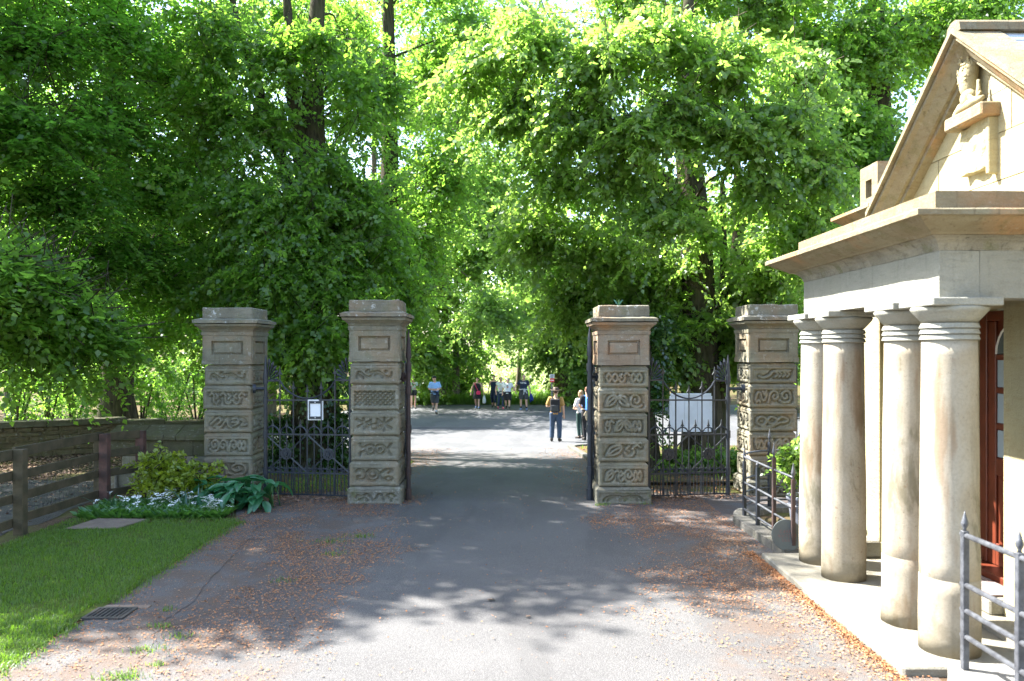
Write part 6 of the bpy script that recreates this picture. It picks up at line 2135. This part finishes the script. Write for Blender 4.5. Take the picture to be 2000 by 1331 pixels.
def person(label, x, y, z, H, face, pose, wear, girth=1.0, skin='skin', group='people standing and walking by the road'):
    """wear: list of clothing builders; face: turn about the vertical, 0 looks at the camera"""
    k = H / 1.75
    J = {n: Vector(p) for n, p in BASEJ.items()}
    for n, p in pose.items(): J[n] = Vector(p)
    t = thing('person', label, 'person', (x, y, z), group)
    Mx = Matrix.Translation((0, 0, 0)) @ Matrix.Rotation(face, 4, 'Z') @ Matrix.Scale(k, 4)

    def put(name, me, mat, parent=t):
        me.transform(Mx)
        return link_mesh(name, me, M[mat], parent)
    g = girth
    b = MB()
    b.tube([J['pel'] + Vector((0, 0, -.1)), J['pel'], J['waist'], J['chest'], J['upper'], J['neck'] - Vector((0, 0, .03))], [.12 * g, .165 * g, .145 * g, .17 * g, .145, .06], 16, 1, .68)
    b.tube([J['upper'], J['neck'], J['head'] - Vector((0, 0, .04))], [.07, .056, .055], 12)
    hd = J['head']
    b.ball(hd + Vector((0, .012, .03)), (.076, .095, .098), 16, 12)
    b.ball(hd + Vector((0, -.025, -.045)), (.058, .062, .07), 14, 10)
    b.tube([hd + Vector((0, -.082, .03)), hd + Vector((0, -.104, -.012)), hd + Vector((0, -.085, -.02))], [.010, .016, .012], 8)
    for s in (1, -1):
        b.ball(hd + Vector((s * .079, .015, .005)), (.012, .022, .034), 8, 6)
        S = 'L' if s > 0 else 'R'
        sh, el, wr, ha = J['sh' + S], J['el' + S], J['wr' + S], J['ha' + S]
        b.tube([J['upper'] + Vector((s * .08, 0, -.02)), sh, sh.lerp(el, .5), el, el.lerp(wr, .35), wr], [.075, .062, .05 * g ** .5, .042, .042, .029], 12)
        d = (ha - wr).normalized()
        sid = d.cross(Vector((0, 1, 0)))
        if sid.length < .2: sid = d.cross(Vector((1, 0, 0)))
        sid.normalize()
        nn = sid.cross(d).normalized()
        p0 = wr + d * .085
        b.tube([wr, wr + d * .03, p0], [.027, .036, .036], 10, 1, .55)
        for q, (off, L) in enumerate(((-.027, .07), (-.009, .08), (.010, .076), (.027, .06))):
            a = wr + d * .06 + sid * off
            curl = Vector((0, -1, 0)) if abs(d.y) < .7 else Vector((0, 0, -1))
            b.tube([a, a + d * (.02 + L * .5), a + d * (.02 + L * .85) + curl * .018, a + d * (.02 + L) + curl * .038], [.011, .0105, .0095, .008], 7)
        a = wr + d * .03 + sid * (-.03 * s)
        b.tube([a, a + d * .03 + sid * (-.025 * s), a + d * .065 + sid * (-.03 * s)], [.013, .012, .009], 7)
        hip, kn, an, to = J['hip' + S], J['kn' + S], J['an' + S], J['to' + S]
        b.tube([hip + Vector((0, 0, .05)), hip - Vector((0, 0, .06)), hip.lerp(kn, .55), kn, kn.lerp(an, .3) + Vector((0, .012, 0)), an], [.10 * g, .098 * g, .075 * g ** .6, .057, .058, .037], 14)
        b.tube([an + Vector((0, .035, -.03)), an + Vector((0, -.01, -.025)), to], [.035, .042, .028], 10)
    body = put('body', fused(b, 'body', .019 if y > 30 else .013), skin)
    # eyes and mouth
    for s in (1, -1):
        e = MB().ball(hd + Vector((s * .03, -.076, .026)), (.012, .008, .007), 8, 6)
        put('eye', e.mesh('eye'), 'hair_dark')
    e = MB().ball(hd + Vector((0, -.083, -.05)), (.024, .008, .007), 8, 6)
    put('mouth', e.mesh('mouth'), 'cloth_pink' if False else 'faded_red')

    def rad(v, e): return [r + e for r in v]
    for w_ in wear:
        kind, mat = w_[0], w_[1]
        o = w_[2] if len(w_) > 2 else {}
        m = MB()
        if kind in ('shirt', 'vest', 'dress'):
            e = .018
            lo = o.get('low', .88)
            zl = J['pel'] + Vector((0, 0, lo - .95))
            path = [zl, J['waist'], J['chest'], J['upper'] + Vector((0, 0, .0)), J['neck'] + Vector((0, .0, -.055))]
            rr_ = [.172 * g + e, .15 * g + e, .175 * g + e, .15 + e, .075]
            if kind == 'dress':
                path = [J['pel'] + Vector((0, -.0, -.40)), J['pel'] + Vector((0, 0, -.15))] + path
                rr_ = [.225 * g, .205 * g] + rr_
            if kind == 'vest':
                path[-1] = J['neck'] + Vector((0, 0, -.085))
                rr_[-1] = .09
            m.tube(path, rr_, 18, 1, .70)
            sl = o.get('sleeve', .62 if kind == 'shirt' else 0)
            for S in 'LR':
                sg = 1 if S == 'L' else -1
                sh, el = J['sh' + S], J['el' + S]
                if sl:
                    end = sh.lerp(el, min(sl, 1.0))
                    m.tube([J['upper'] + Vector((sg * .08, 0, -.02)), sh + Vector((0, 0, .004)), sh.lerp(end, .6), end], [.088, .081, .074, .074], 12)
                else:
                    m.tube([J['upper'] + Vector((sg * .05, 0, -.06)), J['neck'] + Vector((sg * .1, 0, -.07))], [.06, .035], 8)
            put({'shirt': 'shirt', 'vest': 'vest', 'dress': 'dress'}[kind], fused(m, kind, .018, 3), mat)
        elif kind in ('shorts', 'trousers'):
            f = o.get('len', .95 if kind == 'shorts' else 1.9)
            wd_ = o.get('wide', .0)
            m.tube([J['pel'] + Vector((0, 0, -.12)), J['pel'], J['waist'] - Vector((0, 0, .06))], [.16 * g, .182 * g, .166 * g], 16, 1, .72)
            for S in 'LR':
                hip, kn, an = J['hip' + S], J['kn' + S], J['an' + S]
                up = hip + Vector((0, 0, .03))
                if f <= 1:
                    end = hip.lerp(kn, f)
                    m.tube([up, hip.lerp(kn, .4 * f), end], [.118 * g, (.10 + wd_) * g, (.09 + wd_) * g ** .6], 14)
                else:
                    end = kn.lerp(an, f - 1)
                    m.tube([up, hip.lerp(kn, .5), kn, kn.lerp(end, .5), end], [.118 * g, .094 * g, .074 + wd_, .068 + wd_, .062 + wd_], 14)
            put(kind, fused(m, kind, .018, 3), mat)
        elif kind == 'shoes':
            for S in 'LR':
                an, to = J['an' + S], J['to' + S]
                m = MB()
                m.tube([an + Vector((0, .05, -.045)), an + Vector((0, .0, -.035)), an.lerp(to, .6) + Vector((0, 0, -.005)), to + Vector((0, -.02, -.002))], [.036, .05, .046, .030], 10, 1, .9)
                m.tube([an + Vector((0, .01, -.04)), an + Vector((0, .012, .03))], [.05, .047], 10)
                put('shoe', m.mesh('shoe', smooth=True), mat)
        elif kind == 'hair':
            st = o.get('style', 'short')
            m.ball(hd + Vector((0, .026, .045)), (.086, .098, .098), 16, 12)
            if st == 'long':
                m.tube([hd + Vector((0, .06, .05)), hd + Vector((0, .085, -.06)), hd + Vector((o.get('sw', 0) * .5, .10, -.18)), hd + Vector((o.get('sw', 0), .11, -.33))], [.07, .085, .085, .04], 12, 1, .6)
                for s in (1, -1):
                    m.tube([hd + Vector((s * .07, .0, .05)), hd + Vector((s * .085, .03, -.05)), hd + Vector((s * .08, .05, -.18))], [.03, .032, .02], 8)
            elif st == 'bun':
                m.tube([hd + Vector((0, .09, .03)), hd + Vector((.03, .15, -.0)), hd + Vector((.09, .17, -.07))], [.04, .035, .014], 8)
            elif st == 'bob':
                for s in (1, -1):
                    m.tube([hd + Vector((s * .072, .01, .05)), hd + Vector((s * .088, .03, -.05))], [.032, .03], 8)
                m.ball(hd + Vector((0, .075, -.03)), (.075, .05, .07), 12, 8)
            put('hair', fused(m, 'hair', .013, 2), mat)
        elif kind == 'cap':
            m.ball(hd + Vector((0, .012, .065)), (.09, .107, .078), 16, 10)
            m.prism([(-.065, -.08), (-.05, -.15), (0, -.172), (.05, -.15), (.065, -.08)], lambda u, v, a: tuple(hd + Vector((u, v, .065 + a))), 0, .012)
            put('cap', m.mesh('cap', smooth=False), mat)
        elif kind == 'hat':
            m.lathe([(.20, .05), (.205, .062), (.15, .062), (.105, .06), (.10, .11), (.088, .155), (.05, .165), (.001, .155)], tuple(hd), 28)
            n_ = len(m.v)
            m.v = [(a, b_, c_ + (.035 * (abs(a - hd.x) / .2) ** 2 if math.hypot(a - hd.x, b_ - hd.y) > .12 else 0) - .12 * (b_ - hd.y) * 0) for a, b_, c_ in m.v]
            put('hat', m.mesh('hat', smooth=True), mat)
            m = MB().lathe([(.107, .062), (.104, .088), (.102, .088)], tuple(hd), 28)
            put('hat_band', m.mesh('hat_band'), 'cloth_black')
        elif kind == 'tied':
            zt = J['waist'] - Vector((0, 0, .07))
            m.tube([zt + Vector((.185 * g * math.cos(a), .135 * g * math.sin(a), .01 * math.sin(3 * a))) for a in np.linspace(0, 2 * math.pi, 25)], .03, 8, 1, 1.3)
            fy = -.15 * g * (-1 if o.get('back') else 1)
            m.ball(zt + Vector((.03, fy, 0)), (.04, .03, .035), 8, 6)
            m.tube([zt + Vector((.03, fy, 0)), zt + Vector((.05, fy - .02, -.12)), zt + Vector((.02, fy - .02, -.26))], [.03, .032, .026], 8, 1, .6)
            m.tube([zt + Vector((.03, fy, 0)), zt + Vector((.11, fy + .0, -.08)), zt + Vector((.20, fy + .02, -.2))], [.03, .036, .03], 8, 1, .6)
            m.tube([zt + Vector((0, .14 * g, 0)), zt + Vector((0, .165 * g, -.2)), zt + Vector((0, .155 * g, -.36))], [.14, .16, .13], 10, 1, .25)
            put('tied_jacket', fused(m, 'tied_jacket', .014, 2), mat)
        elif kind == 'socks':
            for S in 'LR':
                an, kn = J['an' + S], J['kn' + S]
                m = MB().tube([an, an.lerp(kn, .22)], [.046, .052], 10)
                put('sock', m.mesh('sock', smooth=True), mat)
        elif kind == 'watch':
            m.tube([J['wr' + o['s']].lerp(J['el' + o['s']], .06), J['wr' + o['s']].lerp(J['el' + o['s']], .16)], .036, 10)
            put('watch', m.mesh('watch'), mat)
        elif kind == 'word':
            # lettering across the chest
            c = J['chest'] + Vector((0, 0, .055))
            w0, h0 = .062, .066
            segs = {'V': [((0, 1), (.5, 0)), ((.5, 0), (1, 1))], 'A': [((0, 0), (.5, 1)), ((.5, 1), (1, 0)), ((.2, .35), (.8, .35))], 'N': [((.05, 0), (.05, 1)), ((.05, 1), (.95, 0)), ((.95, 0), (.95, 1))],
                    'S': [((.95, 1), (.05, 1)), ((.05, 1), (.05, .5)), ((.05, .5), (.95, .5)), ((.95, .5), (.95, 0)), ((.95, 0), (.05, 0))]}
            tot = 4 * w0 + 3 * .012
            def fr(xx): return -(.70 * (.187 * g) * math.sqrt(max(.05, 1 - (xx / (.193 * g)) ** 2))) - .012
            for q, ch in enumerate('VANS'):
                x0 = -tot / 2 + q * (w0 + .012)
                for (a, b_), (c_, d_) in segs[ch]:
                    A = Vector((x0 + a * w0, 0, (b_ - .5) * h0)) + c
                    B = Vector((x0 + c_ * w0, 0, (d_ - .5) * h0)) + c
                    A.y, B.y = fr(A.x) + c.y, fr(B.x) + c.y
                    m.tube([A, B], .0085, 4)
            m2 = MB().tube([Vector((-tot / 2 + .03, fr(-tot / 2) + c.y, c.z + h0 * .62)), Vector((tot / 2, fr(tot / 2) + c.y, c.z + h0 * .62))], .005, 4)
            put('printed_word', m.mesh('printed_word'), mat)
        elif kind == 'print':
            c = J['chest'] + Vector((0, 0, -.02))
            for (dx, dz, r_, mt) in ((.0, .07, .018, 'print_dark'), (-.035, .03, .022, 'print_dark'), (.01, .02, .02, 'print_dark'), (.04, -.02, .03, 'print_red'), (.0, -.055, .025, 'cloth_mustard'), (-.03, -.05, .02, 'cloth_pink')):
                m = MB().ball(c + Vector((dx, -.70 * (.187 * g + .005) * math.sqrt(1 - min(.9, (dx / .2) ** 2)) - .002, dz)), (r_, .006, r_ * 1.1), 8, 6)
                put('print_patch', m.mesh('print_patch'), mt)
    return t, Mx, J


def held(name, label, cat, who, builder):
    """something carried: its own thing, built in the carrier's frame"""
    t0, Mx, J = who
    w = ORG[t0.name]
    t = thing(name, label, cat, tuple(w))
    for pname, m, mat, kw in builder(J):
        me = m.mesh(pname, **kw)
        me.transform(Mx)
        link_mesh(pname, me, M[mat], t)
    return t


def pos(px, py, d):
    c = P(px, py, d)
    return c.x, c.y, c.z


WALK = dict(knL=(.10, -.10, .50), anL=(.10, -.10, .10), toL=(.11, -.25, .06), knR=(-.10, .0, .49), anR=(-.10, .22, .13), toR=(-.11, .09, .035))
# the group across the road
def gpos(px, d):
    x = (px - 1000) / F * d
    return x, d, gzf(x, d) + .01


x, y, z = gpos(807.5, 42)
person('woman with long dark hair, sage green top and dark shorts beside the gatepost', x, y, z, 1.66, .35,
       dict(elR=(-.24, -.05, 1.17), wrR=(-.05, -.22, 1.32), haR=(.02, -.22, 1.38), elL=(.25, .0, 1.15), wrL=(.08, -.2, 1.10), haL=(.0, -.21, 1.13), head=(-.01, -.02, 1.62)),
       [('shirt', 'cloth_sage', dict(low=1.0, sleeve=.5)), ('shorts', 'cloth_black', dict(len=.45)), ('tied', 'cloth_charcoal'), ('shoes', 'shoe_dark'), ('hair', 'hair_dark', dict(style='long', sw=.08))], .9)
x, y, z = gpos(849, 38.4)
person('man in a pale blue shirt and dark cap walking with folded arms', x, y, z, 1.84, .3,
       dict(elL=(.27, -.0, 1.17), wrL=(-.02, -.22, 1.14), haL=(-.10, -.22, 1.15), elR=(-.27, -.0, 1.15), wrR=(.03, -.21, 1.10), haR=(.12, -.21, 1.12),
            knL=(.07, -.10, .50), anL=(.04, -.12, .10), toL=(.06, -.26, .04), knR=(-.07, .02, .52), anR=(-.02, .27, .33), toR=(-.03, .22, .17), head=(-.02, -.02, 1.625)),
       [('shirt', 'cloth_blue', dict(low=.90, sleeve=.85)), ('shorts', 'cloth_charcoal', dict(len=1.0, wide=.012)), ('tied', 'cloth_navy'), ('shoes', 'shoe_dark'), ('socks', 'cloth_grey'), ('hair', 'hair_grey'), ('cap', 'cloth_black'), ('watch', 'cloth_black', dict(s='L'))], 1.05)
x, y, z = gpos(932, 42)
w3 = person('woman in a black dress with a pink shoulder bag and a pale carrier bag', x, y, z, 1.64, -.1,
            dict(elL=(.31, .0, 1.14), wrL=(.37, -.02, .92), haL=(.38, -.03, .83), elR=(-.30, .02, 1.14), wrR=(-.35, -.02, .90), haR=(-.36, -.04, .81), **{k_: v_ for k_, v_ in WALK.items()}),
            [('dress', 'cloth_black'), ('shoes', 'shoe_blue'), ('hair', 'hair_dark', dict(style='bun'))], 1.18)
held('shoulder_bag', 'pink bag on a strap across the black dress', 'bag', w3, lambda J: [
    ('bag_body', MB().box(.0, .22, -.26, -.19, .80, 1.0), 'cloth_pink', dict(bevel=.02, seg=2)),
    ('strap', MB().tube([(.10, -.23, .99), (.02, -.185, 1.12), (-.07, -.175, 1.30), (-.115, -.09, 1.43), (-.12, .02, 1.47)], .016, 6), 'cloth_pink', {})])
held('carrier_bag', 'pale plastic carrier bag hanging beside the black dress', 'bag', w3, lambda J: [
    ('bag_body', MB().lathe([(.03, .74), (.07, .66), (.10, .5), (.105, .36), (.06, .30), (.001, .29)], (.40, -.03, 0), 14), 'plastic_pale', dict(smooth=True)),
    ('handle', MB().tube([(.36, -.03, .72), (.38, -.03, .83), (.42, -.03, .72)], .007, 6), 'plastic_pale', {})])
x, y, z = gpos(964.5, 42.6)
person('man in a dark navy sleeveless top and long dark shorts behind the floral blouse', x, y, z, 1.74, -.15,
       dict(elR=(-.27, .06, 1.14), wrR=(-.31, .02, .91), haR=(-.32, .0, .82), **WALK),
       [('vest', 'cloth_navy', dict(low=.9)), ('shorts', 'cloth_navy', dict(len=1.0)), ('trousers', 'cloth_navy', dict(len=1.55, wide=.01)), ('shoes', 'shoe_dark'), ('hair', 'hair_dark')], 1.0)
x, y, z = gpos(978, 41.6)
person('woman in a white floral blouse, dark jeans and pink shoes', x, y, z, 1.68, .25,
       dict(elR=(-.25, .05, 1.14), wrR=(-.27, -.04, .92), haR=(-.27, -.07, .83), elL=(.25, .04, 1.14), wrL=(.22, -.1, .94), haL=(.2, -.14, .86), **WALK),
       [('shirt', 'cloth_floral', dict(low=.86, sleeve=.3)), ('trousers', 'cloth_jeans', dict(len=1.88)), ('shoes', 'shoe_pink'), ('hair', 'hair_brown', dict(style='bun'))], .98)
x, y, z = gpos(991.5, 41.2)
person('person looking down in a white printed tee and black shorts, holding hands', x, y, z, 1.66, -.1,
       dict(head=(.02, -.07, 1.59), elL=(.31, .02, 1.18), wrL=(.42, -.04, .98), haL=(.46, -.05, .90), elR=(-.26, .04, 1.14), wrR=(-.28, -.08, .92), haR=(-.28, -.11, .83), **WALK),
       [('shirt', 'cloth_white', dict(low=.88, sleeve=.75)), ('print', 'print_dark'), ('shorts', 'cloth_black', dict(len=.95, wide=.02)), ('shoes', 'shoe_dark'), ('socks', 'cloth_black'), ('hair', 'hair_grey', dict(style='bob'))], 1.15)
x, y, z = gpos(1022.5, 41)
w7 = person('bald man in a navy tee with white lettering and a grey jacket round his waist', x, y, z, 1.83, -.12,
            dict(elR=(-.36, .03, 1.20), wrR=(-.50, -.04, 1.02), haR=(-.54, -.05, .94), elL=(.28, .04, 1.15), wrL=(.33, -.03, .93), haL=(.34, -.05, .84), head=(.03, -.02, 1.63),
                 hipL=(.11, 0, .91), knL=(.14, -.05, .50), anL=(.15, -.0, .085), toL=(.16, -.155, .035), knR=(-.13, -.02, .50), anR=(-.14, .05, .10), toR=(-.15, -.10, .035)),
            [('shirt', 'cloth_navy', dict(low=.93, sleeve=.72)), ('word', 'paper'), ('shorts', 'cloth_charcoal', dict(len=.92, wide=.025)), ('tied', 'cloth_grey'), ('shoes', 'shoe_blue'), ('socks', 'cloth_black')], 1.08)
held('jacket', 'royal blue jacket hanging from the hand of the bald man', 'jacket', w7, lambda J: [
    ('cloth_fold', MB().tube([(.35, -.05, .84), (.38, -.05, .72), (.41, -.03, .56), (.43, -.03, .46)], [.03, .07, .09, .05], 10, 1, .6), 'cloth_royal', dict(smooth=True)),
    ('sleeve', MB().tube([(.34, -.07, .80), (.33, -.08, .62), (.36, -.08, .40)], [.03, .04, .03], 8), 'cloth_royal', dict(smooth=True))])
# three people this side of the road
x, y, z = gpos(1085.5, 26.6)
w8 = person('man seen from behind in a brown hat, mustard shirt and blue jeans', x, y, z, 1.77, math.pi - .15,
            dict(elL=(.29, -.02, 1.16), wrL=(.22, -.26, 1.16), haL=(.18, -.33, 1.19), elR=(-.25, .05, 1.14), wrR=(-.27, .0, .90), haR=(-.27, -.02, .81),
                 anL=(.13, .03, .085), toL=(.17, -.12, .035), anR=(-.12, .03, .085), toR=(-.17, -.12, .035), knL=(.12, -.015, .5), knR=(-.12, -.015, .5)),
            [('shirt', 'cloth_mustard', dict(low=.90, sleeve=.85)), ('trousers', 'cloth_jeans', dict(len=1.92, wide=.012)), ('shoes', 'shoe_dark'), ('hair', 'hair_brown'), ('hat', 'hair_brown')], 1.05, group='people waiting this side of the road')
def pack(matb, col):
    def f(J):
        c = J['chest']
        b = MB().box(-.155, .155, .155, .32, .99, 1.42)
        p = MB().box(-.12, .12, .322, .36, 1.02, 1.22)
        s = MB()
        for sg in (1, -1):
            s.tube([(sg * .10, .16, 1.40), (sg * .115, .08, 1.475), (sg * .12, -.08, 1.44), (sg * .13, -.14, 1.28), (sg * .15, -.02, 1.06), (sg * .13, .16, 1.03)], .02, 6)
        h = MB().tube([(-.04, .2, 1.42), (-.03, .2, 1.46), (.03, .2, 1.46), (.04, .2, 1.42)], .01, 6)
        return [('pack_body', b, matb, dict(bevel=.045, seg=3)), ('pocket', p, col, dict(bevel=.016, seg=2)), ('strap', s, matb, {}), ('grab_handle', h, matb, {})]
    return f
held('backpack', 'black backpack on the man in the brown hat', 'backpack', w8, pack('cloth_black', 'cloth_charcoal'))
x, y, z = gpos(1134, 27.2)
person('girl with long fair hair in a pale top and dark green trousers', x, y, z + .05, 1.64, math.pi + .75,
       dict(elL=(.23, -.06, 1.16), wrL=(.10, -.24, 1.12), haL=(.03, -.26, 1.13), elR=(-.23, -.06, 1.16), wrR=(-.08, -.24, 1.06), haR=(0, -.26, 1.07)),
       [('shirt', 'cloth_white', dict(low=.93, sleeve=.95)), ('trousers', 'cloth_green', dict(len=1.93)), ('shoes', 'shoe_dark'), ('hair', 'hair_fair', dict(style='long'))], .92, group='people waiting this side of the road')
x, y, z = gpos(1147, 26.5)
w10 = person('man with short reddish hair in a black tee and black trousers by the kerb', x, y, z + .05, 1.77, math.pi + .35,
             dict(elL=(.24, -.04, 1.15), wrL=(.12, -.24, 1.06), haL=(.05, -.26, 1.05), elR=(-.24, -.02, 1.14), wrR=(-.20, -.22, 1.02), haR=(-.15, -.28, 1.0)),
             [('shirt', 'cloth_black', dict(low=.92, sleeve=.85)), ('trousers', 'cloth_black', dict(len=1.95)), ('tied', 'cloth_beige', dict(back=True)), ('shoes', 'shoe_dark'), ('hair', 'hair_red')], 1.0, group='people waiting this side of the road')
held('backpack', 'bright blue backpack on the man in black', 'backpack', w10, pack('pack_blue', 'pack_blue'))
